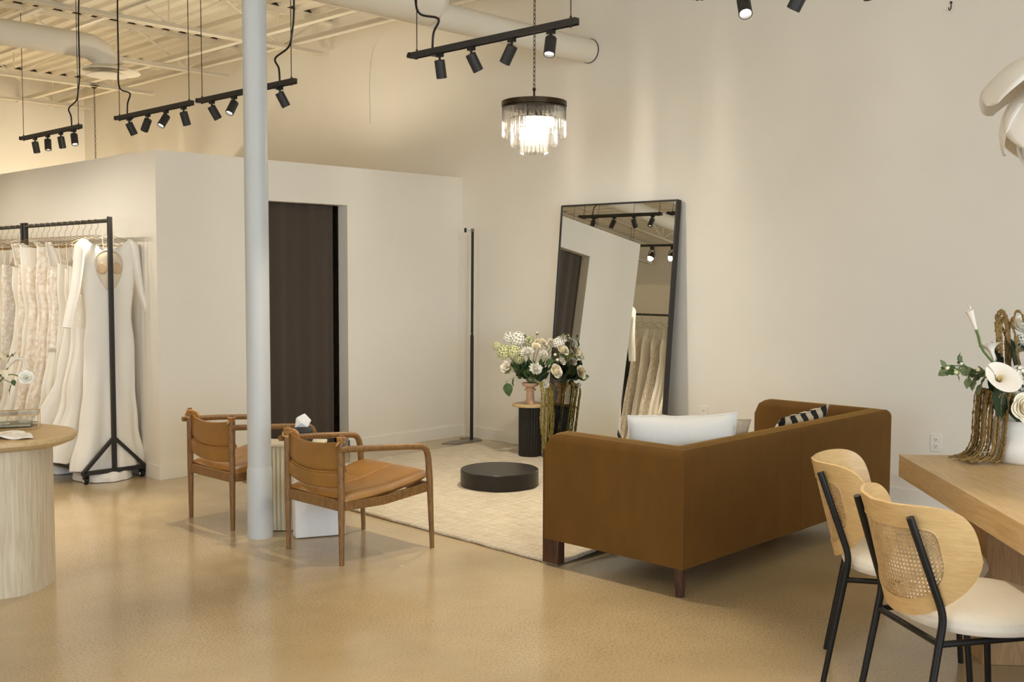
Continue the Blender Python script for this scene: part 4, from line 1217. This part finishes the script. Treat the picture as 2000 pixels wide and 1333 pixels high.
    def ribbon(pts, off_, wvec):
        vs, fs = [], []
        for a, z in pts:
            vs += [wrap(a - wvec[0], z - wvec[1], off_), wrap(a + wvec[0], z + wvec[1], off_)]
        fs = [(2 * i, 2 * i + 1, 2 * i + 3, 2 * i + 2) for i in range(len(pts) - 1)]
        m.add(vs, fs)
    c0 = -.20
    while c0 < .20:
        for dlt in (-.0021, .0021):
            s = inside_span(True, c0 + dlt)
            if s: ribbon([(s[0] + (s[1] - s[0]) * i / 18, c0 + dlt) for i in range(19)], .0012, (0, wd * .8))
        c0 += PT
    c0 = -AM
    while c0 < AM:
        for dlt in (-.0021, .0021):
            s = inside_span(False, c0 + dlt)
            if s: ribbon([(c0 + dlt, s[0] + (s[1] - s[0]) * i / 8) for i in range(9)], -.0006, (wd * .8, 0))
        c0 += PT
    for sl in (1, -1):
        c0 = -.6
        while c0 < .6:
            s = diag_span(sl, c0)
            if s and s[1] - s[0] > .004: ribbon([(x, sl * x + c0) for x in [s[0] + (s[1] - s[0]) * i / 10 for i in range(11)]], .002, (-.0007 * sl, .0007))
            c0 += PT
    tag(m.build('cane_webbing', M_cane, t, solid=.0010), kind='stuff')
    m = MB(); m.tube([wrap(*inner(2 * pi * i / 72), .0045) for i in range(73)], .003, 6, caps=False); m.build('cane_spline', M_shell, t)
    return t
dc = dchair('cane back dining chair nearest the viewer, cream seat, black legs', (3.546, 1.317, 0), radians(-36))
dup(dc, (3.985, 1.725, 0), radians(-64), 'cane back dining chair farther away, at the table corner by the sofa')

# ================================================================== PETAL PENDANT
pc = to_world(2.157, 4.25, 2.285)
pl = thing('petal_pendant_lamp', 'white petal shaped pendant lamp at the right picture edge', 'pendant lamp', pc)
def bigpetal(L, Wd):
    def f(u, v):
        y = (v - .5) * 2; w = Wd * sin(pi * min(1, .14 + .80 * u)) ** .7 * (1 - .55 * u ** 5)
        if u > .999: w = .004
        a = u * 1.72; R_ = L / 1.72
        return (R_ * sin(a) * 1.12 + .03, y * w, R_ * (cos(a) - 1) * 1.05 + .10 - .42 * y * y * w)
    return f
pm = MB().grid(bigpetal(.37, .15), 22, 10).mesh('petal', [M_petal], angle=80)
for n, tilt, s, dz, ph in [(6, -.20, 1.0, .03, YAW + pi * .55), (6, .32, .95, -.03, YAW + pi * .55 + .52), (5, .80, .80, -.09, YAW + pi * .5)]:
    for i in range(n):
        o = bpy.data.objects.new('petal', pm); COL.objects.link(o); o.parent = pl
        o.matrix_local = Matrix.Rotation(2 * pi * i / n + ph, 4, 'Z') @ Matrix.Translation((0, 0, dz)) @ Matrix.Rotation(tilt, 4, 'Y') @ Matrix.Scale(s, 4)
        q = o.modifiers.new('sol', 'SOLIDIFY'); q.thickness = .006; q.offset = 0
MB().tube([(0, 0, .06), (0, 0, JZ - pc.z + .04)], .005, 8).build('cord', M_white, pl)
MB().ball((0, 0, .0), .05, 16).build('bulb', M_lensoff, pl)

# ================================================================== CRYSTAL CHANDELIER
def chandelier(label, loc, drop, group=None):
    t = thing('crystal_chandelier', label, 'chandelier', loc, group=group)
    R1, R2, R3 = .222, .158, .092
    m = MB(); m.lathe([(R1 + .004, -.018), (R1 + .014, -.018), (R1 + .014, .016), (R1 + .008, .020), (R1 - .01, .020), (R1 - .01, .008), (R1 + .004, .008)], seg=60)
    m.lathe([(R1 + .004, -.032), (R1 + .010, -.032), (R1 + .010, -.022), (R1 + .004, -.022)], seg=60)
    for k in range(4): m.beam((0, 0, .012), (R1 * cos(k * pi / 2 + .4), R1 * sin(k * pi / 2 + .4), .012), .014, .006)
    m.lathe([(0, .02), (.03, .02), (.035, .012), (.035, .004), (0, .004)], seg=20)
    m.build('top_ring', M_bronze, t)
    m = MB()
    for R_, z in ((R2, -.105), (R3, -.17)): m.lathe([(R_ - .004, z), (R_ + .004, z), (R_ + .004, z + .006), (R_ - .004, z + .006)], seg=40)
    for k in range(3):
        a = k * 2 * pi / 3
        m.tube([(.03 * cos(a), .03 * sin(a), .005), (R2 * cos(a), R2 * sin(a), -.10)], .003, 5); m.tube([(R2 * cos(a), R2 * sin(a), -.10), (R3 * cos(a), R3 * sin(a), -.166)], .003, 5)
    m.build('inner_rings', M_bronze, t)
    MB().cyl((0, 0, .02), (0, 0, .105), .008, seg=12).build('stem', M_bronze, t)
    m = MB(); z = .108; k = 0
    m.ball((0, 0, .105), .014, 10)
    while z < drop:
        pts = []
        for i in range(13):
            a = 2 * pi * i / 12; x = .0085 * cos(a); zz = .019 * sin(a)
            pts.append((x if k % 2 == 0 else 0, 0 if k % 2 == 0 else x, z + .017 + zz))
        m.tube(pts, .0024, 5, caps=False); z += .031; k += 1
    m.build('chain', M_bronze, t)
    m = MB(); m.lathe([(0, drop + .03), (.06, drop + .03), (.062, drop + .022), (.03, drop + .004), (.012, drop - .012), (0, drop - .012)], seg=28); m.build('canopy', M_bronze, t)
    def prism(h):
        q = MB(); w = .0125
        q.add([(-w, -.004, 0), (w, -.004, 0), (0, .010, 0), (-w, -.004, -h), (w, -.004, -h), (0, .010, -h), (0, 0, -h - .012)],
              [(0, 1, 2), (0, 3, 4, 1), (1, 4, 5, 2), (2, 5, 3, 0), (4, 3, 6), (5, 4, 6), (3, 5, 6)])
        return q.mesh('crystal_prism', [M_crystal], smooth=False)
    for R_, n, z0, h in ((R1, 42, -.028, .205), (R2, 30, -.098, .200), (R3, 18, -.165, .180)):
        pm_ = prism(h)
        for i in range(n):
            a = 2 * pi * i / n
            o = bpy.data.objects.new('crystal_prism', pm_); COL.objects.link(o); o.parent = t
            o.location = (R_ * cos(a), R_ * sin(a), z0); o.rotation_euler = (0, 0, a - pi / 2)
    for i in range(8):
        a = 2 * pi * i / 5 + .3; c_ = (.05 * cos(a), .05 * sin(a)) if i < 5 else (.125 * cos(a * 1.5), .125 * sin(a * 1.5))
        b = MB(); b.lathe([(0, -.055), (.010, -.055), (.010, -.10), (0, -.10)], (c_[0], c_[1], 0), 10); bh = b.build('bulb_holder', M_bronze, t)
        b = MB(); b.lathe([(0, -.10), (.010, -.102), (.016, -.122), (.014, -.145), (.006, -.165), (0, -.172)], (c_[0], c_[1], 0), 12); b.build('bulb', M_bulb, bh)
    return t
ch = chandelier('three tier crystal chandelier glowing over the podium', (5.727, 5.287, 2.775), JZ - 2.775 + .02)
l = bpy.data.lights.new('chandelier_light', 'POINT'); l.energy = 165; l.color = (1.0, .92, .78); l.shadow_soft_size = .06
lo = bpy.data.objects.new('chandelier_light', l); COL.objects.link(lo); lo.parent = ch; lo.location = (0, 0, -.20)
chandelier('second chandelier, only its chain and canopy showing behind the fitting room', (6.13, 13.15, 2.30), JZ - 2.30 - .01)
l = bpy.data.lights.new('chandelier_light', 'POINT'); l.energy = 165; l.color = (1.0, .90, .72); l.shadow_soft_size = .05
lo = bpy.data.objects.new('chandelier_light', l); COL.objects.link(lo); lo.location = (6.13, 13.15, 1.90)
# ================================================================== LEFT TABLE
LT = thing('display_table', 'pale oak display table with a pointed oval top at the left edge', 'table', to_world(-2.935, 5.22, 0), YAW - pi / 2)
def sup(a, b, e, n=96):
    return [(a * abs(cos(t)) ** (2 / e) * (1 if cos(t) > 0 else -1), b * abs(sin(t)) ** (2 / e) * (1 if sin(t) > 0 else -1)) for t in [2 * pi * i / n for i in range(n)]]
def tabletop(a, b, e, layers, n=96):
    vs, fs = [], []
    for s, z in layers: vs += [(x - (1 - s) * .9 * (1 if x > 0 else -1) * 0 + (x / a) * (s), y + (y / b) * s, z) for x, y in sup(a, b, e, n)]
    for k in range(len(layers) - 1):
        for i in range(n):
            j = (i + 1) % n; fs.append((k * n + i, k * n + j, (k + 1) * n + j, (k + 1) * n + i))
    fs += [tuple(reversed(range(n))), tuple(range((len(layers) - 1) * n, len(layers) * n))]
    return MB().add(vs, fs)
tabletop(.77, .42, 2.15, [(-.055, .705), (-.012, .722), (0, .735), (0, .752), (-.006, .760)]).build('table_top', M_oak, LT, angle=35)
# base built of vertical staves
tabletop(.635, .30, 3.0, [(0, .0), (0, .706)]).build('pedestal_base', M_oakl, LT, angle=50)

gb = thing('glass_jewelry_box', 'brass edged glass jewelry box on the display table', 'box', to_world(-2.405, 5.385, .7605), atan2((GR * .93 + GF * .37).y, (GR * .93 + GF * .37).x))
bw, bd, bh = .40, .24, .066
m = MB()
for y in (0, bd):
    for z in (0, bh): m.beam((-bw, y, z + .003), (0, y, z + .003), .005)
for x in (0, -bw):
    for z in (0, bh): m.beam((x, 0, z + .003), (x, bd, z + .003), .005)
    for y in (0, bd): m.beam((x, y, .003), (x, y, bh + .003), .005)
m.build('brass_frame', M_brass, gb, smooth=False)
for a in ((-bw, 0, -.0008, .0008, .006, bh), (-bw, 0, bd - .0008, bd + .0008, .006, bh), (-.0008, .0008, .004, bd - .004, .006, bh), (-bw - .0008, -bw + .0008, .004, bd - .004, .006, bh), (-bw, 0, .004, bd - .004, bh + .002, bh + .0036)):
    MB().bx(*a).build('glass_pane', M_glass, gb, smooth=False)
ty = thing('jewelry_tray', 'beige velvet tray of pale beaded jewelry inside the glass box', 'tray', to_world(-2.415, 5.395, .7615), gb.rotation_euler.z)
MB().bx(-.36, -.03, .03, .20, .005, .016).build('tray', M_beige, ty, bevel=.003)
rj = random.Random(3); m = MB()
for k in range(6):
    cx, cy = rj.uniform(-.33, -.06), rj.uniform(.05, .18)
    for i in range(16):
        a = 2 * pi * i / 16; m.ball((cx + .028 * cos(a), cy + .018 * sin(a), .021), .0042, 6)
tag(m.build('pearl_beads', M_white, ty), kind='stuff')
def lace_fan(label, loc, rz, R_, a0, a1):
    o = thing('lace_piece', label, 'lace', loc, rz)
    def f(u, v):
        a = a0 + (a1 - a0) * u; r = R_ * (.08 + .92 * v) * (1 + .05 * abs(sin(u * 16 * 1.0)) * v)
        return (r * cos(a), r * sin(a) * .9, .006 + .008 * v * sin(u * 22) * (1 - .4 * v) + .006 * sin(v * 6 + u * 5))
    MB().grid(f, 66, 10).build('lace', M_lace2, o, solid=.003)
    return o
lace_fan('scalloped ivory lace fan lying near the rim of the display table', to_world(-2.37, 5.19, .765), YAW - pi / 2, .20, radians(175), radians(300))
lace_fan('second ivory lace piece at the picture edge on the display table', to_world(-2.50, 5.17, .765), YAW - pi / 2, .17, radians(165), radians(285))
# arrangement whose vase stands just outside the picture
lv = to_world(-2.66, 5.28, .7605)
vz2 = thing('bud_vase', 'pale ceramic vase just outside the left picture edge', 'vase', lv)
MB().lathe([(0, 0), (.05, 0), (.06, .03), (.062, .09), (.045, .15), (.03, .18), (.034, .20), (.026, .20), (.022, .17), (0, .03)], seg=36).build('body', M_cera, vz2)
b3 = thing('flower_arrangement', 'white calla and blossom stems leaning in over the display table', 'flowers', lv)
k3 = .00256
def l_(px, py, f=0.0): return P3((px + 50) * k3, f, (838 - py) * k3)
def bract(L, Wd, bend):
    def f(u, v):
        y = (v - .5) * 2; w = Wd * sin(pi * (u * .92 + .06)) ** .8
        return (L * u, y * w * .55, bend * sin(pi * u * .85) * L + .30 * w * y * y - .20 * L * u ** 3)
    return f
for px, py, L, Wd, bend, dr, f in ((22, 712, .105, .045, .42, (1, 0, -.05), -.05), (-30, 708, .12, .055, .35, (1, 0, .12), -.02), (4, 722, .07, .05, .2, (.8, -.3, -.25), -.08)):
    o = MB().grid(bract(L, Wd, bend), 16, 8).build('calla_lily', PETC if px != 22 else PETB, b3, solid=.003)
    x_ = (GR * dr[0] + GF * dr[1] + V((0, 0, dr[2]))).normalized(); y_ = V((0, 0, 1)).cross(x_).normalized(); z_ = x_.cross(y_)
    o.matrix_local = Matrix.Translation(l_(px, py, f)) @ Matrix((x_, y_, z_)).transposed().to_4x4()
    stem(b3, [l_(px, py, f), l_(px - 25, py + 20, f * .5), V((0, 0, .19))], .003)
head('open', 17 * k3, [PETW, YEL, STEM], b3, l_(58, 732, -.06), GR * .3 + GF * -.8 + V((0, 0, .4)), 'blossom', .3, 2)
head('mum', 19 * k3, [PETW, STEM, STEM], b3, l_(-8, 732, -.10), GR * .1 + GF * -.9 + V((0, 0, .3)), 'chrysanthemum', .3, 0)
head('hydra', 18 * k3, [PETG, STEM, STEM], b3, l_(-30, 700, .05), GR * -.1 + GF * -.5 + V((0, 0, .9)), 'hydrangea', .3, 0)
stem(b3, [l_(52, 732, -.05), l_(20, 726, -.05), l_(-20, 760, -.02), V((0, 0, .19))], .003)
stem(b3, [l_(30, 742, -.05), l_(14, 735, -.05), l_(2, 725, -.04)], .0018)
for px, py, d_, s in ((32, 735, (.3, -.3, -.6), .034), (29, 744, (-.25, -.3, -1), .052), (24, 700, (.3, 0, .8), .045), (34, 690, (.4, 0, .9), .03), (5, 722, (-.5, -.3, -.5), .05)):
    leaf(LEAF, b3, l_(px, py, -.06), GR * d_[0] + GF * d_[1] + V((0, 0, d_[2])), s, .4)
for px, py in ((18, 690), (27, 688)): head('bud', 3 * k3, [LEAFS, LEAF], b3, l_(px, py, -.03), V((0, 0, 1)), 'flower_bud')

# ================================================================== GARMENT RACKS
RX = 3.645
def rack(label, loc):
    t = thing('garment_rack', label, 'garment rack', loc, group='black steel garment racks')
    L = 1.52; H = 1.965
    for y in (0, L):
        m = MB(); m.bx(-.015, .015, y - .015, y + .015, .07, H); m.build('upright', M_blackp, t, bevel=.002)
        for s, xe in ((-1, -.235), (1, .235)):
            m = MB(); m.beam((xe, y, .088), (0, y, .325), .028, .024); m.build('brace', M_blackp, t)
            c_ = MB(); c_.bx(xe * .93 - .018, xe * .93 + .018, y - .018, y + .018, .056, .066); c_.cyl((xe * .93, y, .056), (xe * .93, y, .066), .012, seg=12)
            c_.bx(xe * .93 - .017, xe * .93 - .013, y - .016, y + .022, .022, .058); c_.bx(xe * .93 + .013, xe * .93 + .017, y - .016, y + .022, .022, .058)
            cs = c_.build('caster', M_black, t)
            w = MB()
            w.cyl((xe * .93 - .011, y + .006, .026), (xe * .93 + .011, y + .006, .026), .026, seg=20); w.build('wheel', M_black, cs)
            h = MB(); h.cyl((xe * .93 - .019, y + .006, .026), (xe * .93 + .019, y + .006, .026), .010, seg=14); h.build('wheel_hub', M_white, cs)
        m = MB(); m.bx(-.25, .25, y - .014, y + .014, .065, .095); m.build('base_crossbar', M_blackp, t, bevel=.002)
    m = MB(); m.tube([(0, .01, H - .03), (0, L - .01, H - .03)], .0145, 14); m.build('hanging_bar', M_blackp, t)
    m = MB(); m.beam((-.22, .0, .082), (-.20, L, .082), .045, .012); m.build('base_rail', M_grey, t)
    return t
ra = rack('nearer black garment rack of white gowns against the fitting room', (RX, 7.615, 0))
dup(ra, (RX, 9.20, 0), 0, 'farther black garment rack cut by the left picture edge')
dup(ra, (1.80, 8.93, 0), 0, 'deeper black garment rack in the left aisle, seen only in the mirror')
dup(ra, (1.80, 7.36, 0), 0, 'nearer black garment rack in the left aisle, seen only in the mirror')

# ---- hangers
def hanger(loc, group, label, rz=0):
    t = tag(MB().build('x', M_wire), None) if False else None
HG = None
def make_hanger():
    m = MB(); z0 = 1.935
    hook = [(0, 0.002, z0 + .019)]
    hook = [(.0 + .019 * cos(a), 0, z0 - .002 + .019 * sin(a)) for a in [pi * (1.05 - 1.15 * i / 10) for i in range(11)]]
    hook += [(.021, 0, z0 - .03), (.012, 0, z0 - .05), (.0, 0, z0 - .065), (0, 0, z0 - .10)]
    m.tube(hook, .0018, 6)
    m.tube(smoothpath([(0, 0, z0 - .10), (-.05, 0, z0 - .112), (-.19, 0, z0 - .160), (-.208, 0, z0 - .172), (-.195, 0, z0 - .180), (-.10, 0, z0 - .180), (.10, 0, z0 - .180), (.195, 0, z0 - .180), (.208, 0, z0 - .172), (.19, 0, z0 - .160), (.05, 0, z0 - .112), (0, 0, z0 - .10)], 4), .0021, 6)
    return m.mesh('hanger', M_wire)
HGM = make_hanger()
def hang(x, y, label, group, rz=0.0):
    o = bpy.data.objects.new('hanger', HGM); COL.objects.link(o); o.location = (x, y, 0); o.rotation_euler = (0, 0, rz)
    return tag(o, label, 'hanger', group)

# ---- gowns
def interp(P, z):
    P = sorted(P)
    if z <= P[0][0]: return P[0][1:]
    for a, b in zip(P, P[1:]):
        if z <= b[0]:
            t = (z - a[0]) / (b[0] - a[0]); t = t * t * (3 - 2 * t)
            return [p + (q - p) * t for p, q in zip(a[1:], b[1:])]
    return P[-1][1:]
def gown(label, x, y, prof, m_, seed, straps='thin', hem=.10, nfold=9, amp=.5, group=None, lim=.235, m2=None):
    t = thing('wedding_gown', label, 'dress', (x, y, 0), group=group)
    ztop = max(p[0] for p in prof); ph = seed * 1.7; rdm = random.Random(seed)
    nf2 = nfold + rdm.randint(2, 5)
    def f(u, v):
        z = ztop + (hem - ztop) * v
        w, d = interp(prof, z); a = 2 * pi * u
        k = max(0, (1.25 - z) / 1.2)
        wr = 1 + amp * .16 * k * sin(nfold * a + ph + z * .7) 
        dr = 1 + amp * 1.1 * k * (.6 * sin(nfold * a + ph + z * .5) + .4 * sin(nf2 * a + ph * 2 - z * .9))
        cx = min(0, lim - w) 
        nz_ = .012 * noise.noise((cos(a) * 2 + seed, sin(a) * 2, z * 3))
        dip = 0
        if v == 0: dip = -.035 * cos(a * 1) ** 2 * 0 + (.03 * abs(cos(a)) - .03)
        return (cx + w * wr * cos(a) + nz_, d * dr * sin(a) + nz_ * .4, z + dip + (.012 * sin(nfold * a + ph) if v == 1 else 0))
    m = MB(); m.grid(f, 72, 40); m.build('gown', m_, t, angle=80, merge=True)
    # inside of the neckline
    tp = [V(f(i / 24, 0)) + V((0, 0, -.012)) for i in range(24)]
    m = MB(); m.add(tp, [tuple(range(24))]); m.build('lining', M_nude if m_ in (M_lace, M_lace2) else m_, t)
    if straps == 'thin':
        for s in (-1, 1):
            w = interp(prof, ztop)[0]
            pth = [(s * .13, 0, 1.778), (s * .13 * .98, .004, (1.778 + ztop) / 2), (s * min(w * .8, .13), 0, ztop - .02)]
            m = MB(); m.tube(pth, .0045, 6, flat=.4); m.build('strap', m_, t)
    elif straps == 'wide':
        for s in (-1, 1):
            def sf_(u, v, s=s):
                w = interp(prof, ztop)[0]
                return (s * (.165 - .06 * v) + (u - .5) * (.04 + .05 * v) * 1.2, .012 * sin(u * pi) - .005, 1.785 - (1.785 - ztop + .03) * v)
            m = MB(); m.grid(sf_, 6, 8); m.build('strap', m_, t, solid=.004)
    if m2:
        m = MB()
        def ov(u, v):
            q = V(f(u, .02 + v * .42)); c = V((min(0, lim - .1), 0, q.z)); return q + (q - V((0, 0, q.z))) * .02
        m.grid(ov, 48, 16); m.build('lace_bodice', m2, t, angle=80, solid=.002)
    return t
ALINE = [(1.60, .150, .030), (1.45, .158, .038), (1.28, .138, .034), (1.10, .155, .040), (.6, .235, .046), (.1, .33, .050)]
SHEATH = [(1.62, .140, .028), (1.42, .150, .036), (1.25, .138, .034), (1.0, .160, .038), (.6, .185, .042), (.3, .23, .046), (.08, .28, .050)]
BALL = [(1.58, .150, .030), (1.42, .155, .036), (1.26, .135, .036), (1.15, .155, .044), (.8, .23, .048), (.4, .32, .052), (.06, .42, .052)]
FULL = [(1.77, .170, .022), (1.60, .165, .034), (1.42, .158, .038), (1.25, .140, .034), (1.0, .17, .040), (.5, .26, .046), (.08, .34, .050)]
kinds = [
    (ALINE, M_satin, 'thin', 'ivory satin A-line gown', None), (ALINE, M_satin2, 'thin', 'smooth white crepe gown with thin straps', None), (BALL, M_satin, 'thin', 'white satin ball gown with wide skirt', None),
    (SHEATH, M_satin, 'thin', 'narrow ivory satin sheath gown', None), (ALINE, M_satin, 'wide', 'satin gown with a lace bodice', M_lace2), (SHEATH, M_lace, 'thin', 'fitted ivory lace gown', None), (FULL, M_lace, 'wide', 'high necked lace gown', None),
    (SHEATH, M_lace2, 'thin', 'beaded lace gown over a nude lining', None), (ALINE, M_lace, 'thin', 'lace gown with a flared skirt', None), (FULL, M_satin2, 'wide', 'white gown covered to the shoulders', None),
    (SHEATH, M_lace, 'wide', 'lace gown with wide straps', None), (ALINE, M_satin2, 'thin', 'plain white gown', None)]
nth = ['front', 'second', 'third', 'fourth', 'fifth', 'sixth', 'seventh', 'eighth', 'ninth', 'tenth', 'eleventh', 'twelfth', 'thirteenth']
rg_ = random.Random(11)
hl = 'thin gold wire hanger on the nearer garment rack'
YG0, DYG = 7.735, .108
for i in range(12):
    pr, mm, stp, ds, m2 = kinds[i]
    y = YG0 + DYG * (i + 1)
    gown('%s, %s from the front of the nearer rack' % (ds, nth[i + 1]), RX - rg_.uniform(0, .02), y, pr, mm, i + 3, stp, hem=rg_.uniform(.08, .20), nfold=rg_.choice([7, 9, 11]), amp=rg_.uniform(.4, .75), m2=m2, group='white gowns on the nearer garment rack')
    hang(RX, y, '%s, %s from the front' % (hl, nth[i + 1]), 'wire hangers on the nearer rack', rg_.uniform(-.12, .12))
for i in range(11):
    pr, mm, stp, ds, m2 = kinds[(i * 5 + 7) % 12]
    y = 9.30 + .125 * i
    gown('%s, %s from the front of the farther rack' % (ds, ['first'] [0] if i == 0 else nth[i]), RX, y, pr, mm, i + 23, stp, hem=rg_.uniform(.08, .2), nfold=rg_.choice([7, 9, 11]), amp=rg_.uniform(.4, .7), m2=m2, group='white gowns on the farther garment rack')
    hang(RX, y, 'thin gold wire hanger on the farther garment rack, %s from the front' % ('first' if i == 0 else nth[i]), 'wire hangers on the farther rack', rg_.uniform(-.12, .12))
mo = nth + ['fourteenth', 'fifteenth', 'sixteenth', 'seventeenth', 'eighteenth', 'nineteenth', 'twentieth']
for i in range(18):
    pr, mm, stp, ds, m2 = kinds[(i * 7 + 2) % 12]
    y = 7.5 + .155 * i + (.06 if i > 8 else 0)
    gown('%s, %s along the mirrored aisle racks' % (ds, 'first' if i == 0 else mo[i]), 1.80, y, pr, mm, i + 53, stp, hem=rg_.uniform(.1, .2), amp=.6, m2=m2, lim=.5, group='white gowns seen in the mirror')
    hang(1.80, y, 'thin wire hanger, %s along the mirrored aisle racks' % ('first' if i == 0 else mo[i]), 'wire hangers seen in the mirror')

# ---- the front gown: long sleeves, keyhole back
gy = YG0 - .035
FR = [(1.80, .185, .016), (1.70, .200, .030), (1.50, .190, .038), (1.22, .165, .040), (1.0, .185, .046), (.70, .190, .050), (.40, .215, .056), (.10, .275, .062)]
g = thing('wedding_gown', 'long sleeved white crepe gown with an oval open back, front of the nearer rack', 'dress', (RX + .02, gy, 0), radians(-9))
def ff(u, v):
    z0 = 1.80; a = 2 * pi * u
    z = z0 + (.085 - z0) * v
    w, d = interp(FR, z); k = max(0, (.95 - z) / .9)
    dr = 1 + .55 * k * sin(5 * a + .8 + z * .6) + .25 * k * sin(9 * a + 2)
    cx = -.03 * k
    sc_ = 0
    if v < .06: sc_ = -(.085 * max(0, 1 - (abs(cos(a)) / .82) ** 2)) * (1 - v / .06)      # scooped boat neck
    return (cx + w * (1 + .06 * k * sin(5 * a + .8)) * cos(a), d * dr * sin(a), z + sc_ + .008 * noise.noise((u * 6, v * 8, 1)))
m = MB(); m.grid(ff, 84, 52); m.build('gown', M_satin2, g, angle=80, merge=True)
m = MB(); m.add([V(ff(i / 28, 0)) + V((0, 0, -.01)) for i in range(28)], [tuple(range(28))]); m.build('lining', M_satin2, g)
def on_front(x, z, off=.003):
    w, d = interp(FR, z); q = max(-.999, min(.999, x / w)); return V((x, -d * sqrt(1 - q * q) - off, z))
def patch(name, cx, cz, rx, rz_, m_, off, taper=0.0):
    vs = [on_front(cx, cz, off)]
    for k in (1, 2, 3):
        for i in range(32):
            a = 2 * pi * i / 32; r = k / 3; zz = cz + rz_ * r * sin(a); xx = cx + rx * r * cos(a) * (1 + taper * sin(a) * r)
            vs.append(on_front(xx, zz, off))
    fs = [(0, 1 + i, 1 + (i + 1) % 32) for i in range(32)]
    for k in range(2):
        for i in range(32): fs.append((1 + k * 32 + i, 33 + k * 32 + i, 33 + k * 32 + (i + 1) % 32, 1 + k * 32 + (i + 1) % 32))
    return MB().add(vs, fs).build(name, m_, g, angle=80, solid=.002)
patch('open_back_panel', .0, 1.565, .098, .155, mat('sheer_nude_mesh', (0.76, 0.66, 0.51), .7), .0025, .35)
for s in (-1, 1): patch('bust_lining', s * .055, 1.585, .036, .045, M_nude, .0045, -.2)
m = MB(); m.tube([on_front(.0 + .098 * cos(a) * (1 + .35 * sin(a)), 1.565 + .155 * sin(a), .004) for a in [2 * pi * i / 40 for i in range(41)]], .003, 6); m.build('open_back_binding', M_satin2, g)
for s in (-1, 1):
    ex = (s * .255 if s < 0 else .245)
    pts = smoothpath([(s * .170, 0, 1.792), (s * .200, -.008, 1.74), (s * .215, -.012, 1.60), (ex * .96, -.02, 1.42), (ex * 1.1, -.03, 1.28), (ex * 1.22 + .0, -.04, 1.15)], 5)
    n = len(pts); rs = [.030 + .035 * min(1, i / 5) - .014 * (i / n) for i in range(n)]
    m = MB(); m.tube(pts, rs, 18, flat=.45); m.build('sleeve', M_satin2, g, angle=60)
m = MB()
for i in range(17):
    t = i / 16; m.ball((-.215 - .025 * t + .0, -.052 - .012 * t, 1.38 - .22 * t), .0055, 7)
tag(m.build('sleeve_buttons', M_cera, g), kind='stuff')
for s in (-1, 1):
    m = MB(); m.tube([(s * .035, -.004, 1.885), (s * .040, -.012, 1.80), (s * .03, -.02, 1.70)], .013, 6, flat=.2); m.build('hanging_loop', M_cera, g)
hang(RX + .02, gy, 'thin gold wire hanger inside the long sleeved front gown', None, radians(-9))

# ---- crumpled trains lying under the rack
def crumple(label, x0, x1, y0, y1, h, seed):
    def f(u, v):
        a = u * 2 * pi
        x = (x0 + x1) / 2 + (x1 - x0) / 2 * cos(a) * (1 - .15 * v) ; yy = (y0 + y1) / 2 + (y1 - y0) / 2 * sin(a) * (1 - .15 * v)
        nz_ = noise.noise((x * 14 + seed, yy * 14, v * 2)); n2 = noise.noise((x * 34, yy * 34, seed))
        r = sin(pi * min(.5, v * .5)) if v < 1 else 1
        return (x + .018 * nz_ - (x - (x0 + x1) / 2) * max(0, v - .5) * 1.98, yy + .018 * nz_ - (yy - (y0 + y1) / 2) * max(0, v - .5) * 1.98, .004 + h * min(1, v * 2.0) ** .6 * (1 + .5 * nz_ * min(1, v * 3)) + .010 * n2 * (v > 0))
    m = MB(); m.grid(f, 96, 16)
    o = m.build('gown_train', M_plastic, None, angle=80, merge=True); return tag(o, label, 'cloth')
crumple('crumpled white gown train bunched on the floor under the near rack end', RX - .215, RX + .20, 7.56, 8.05, .062, 2)
crumple('crumpled ivory cloth heaped on the floor deeper under the near rack', RX - .34, RX + .15, 8.1, 8.75, .10, 9)
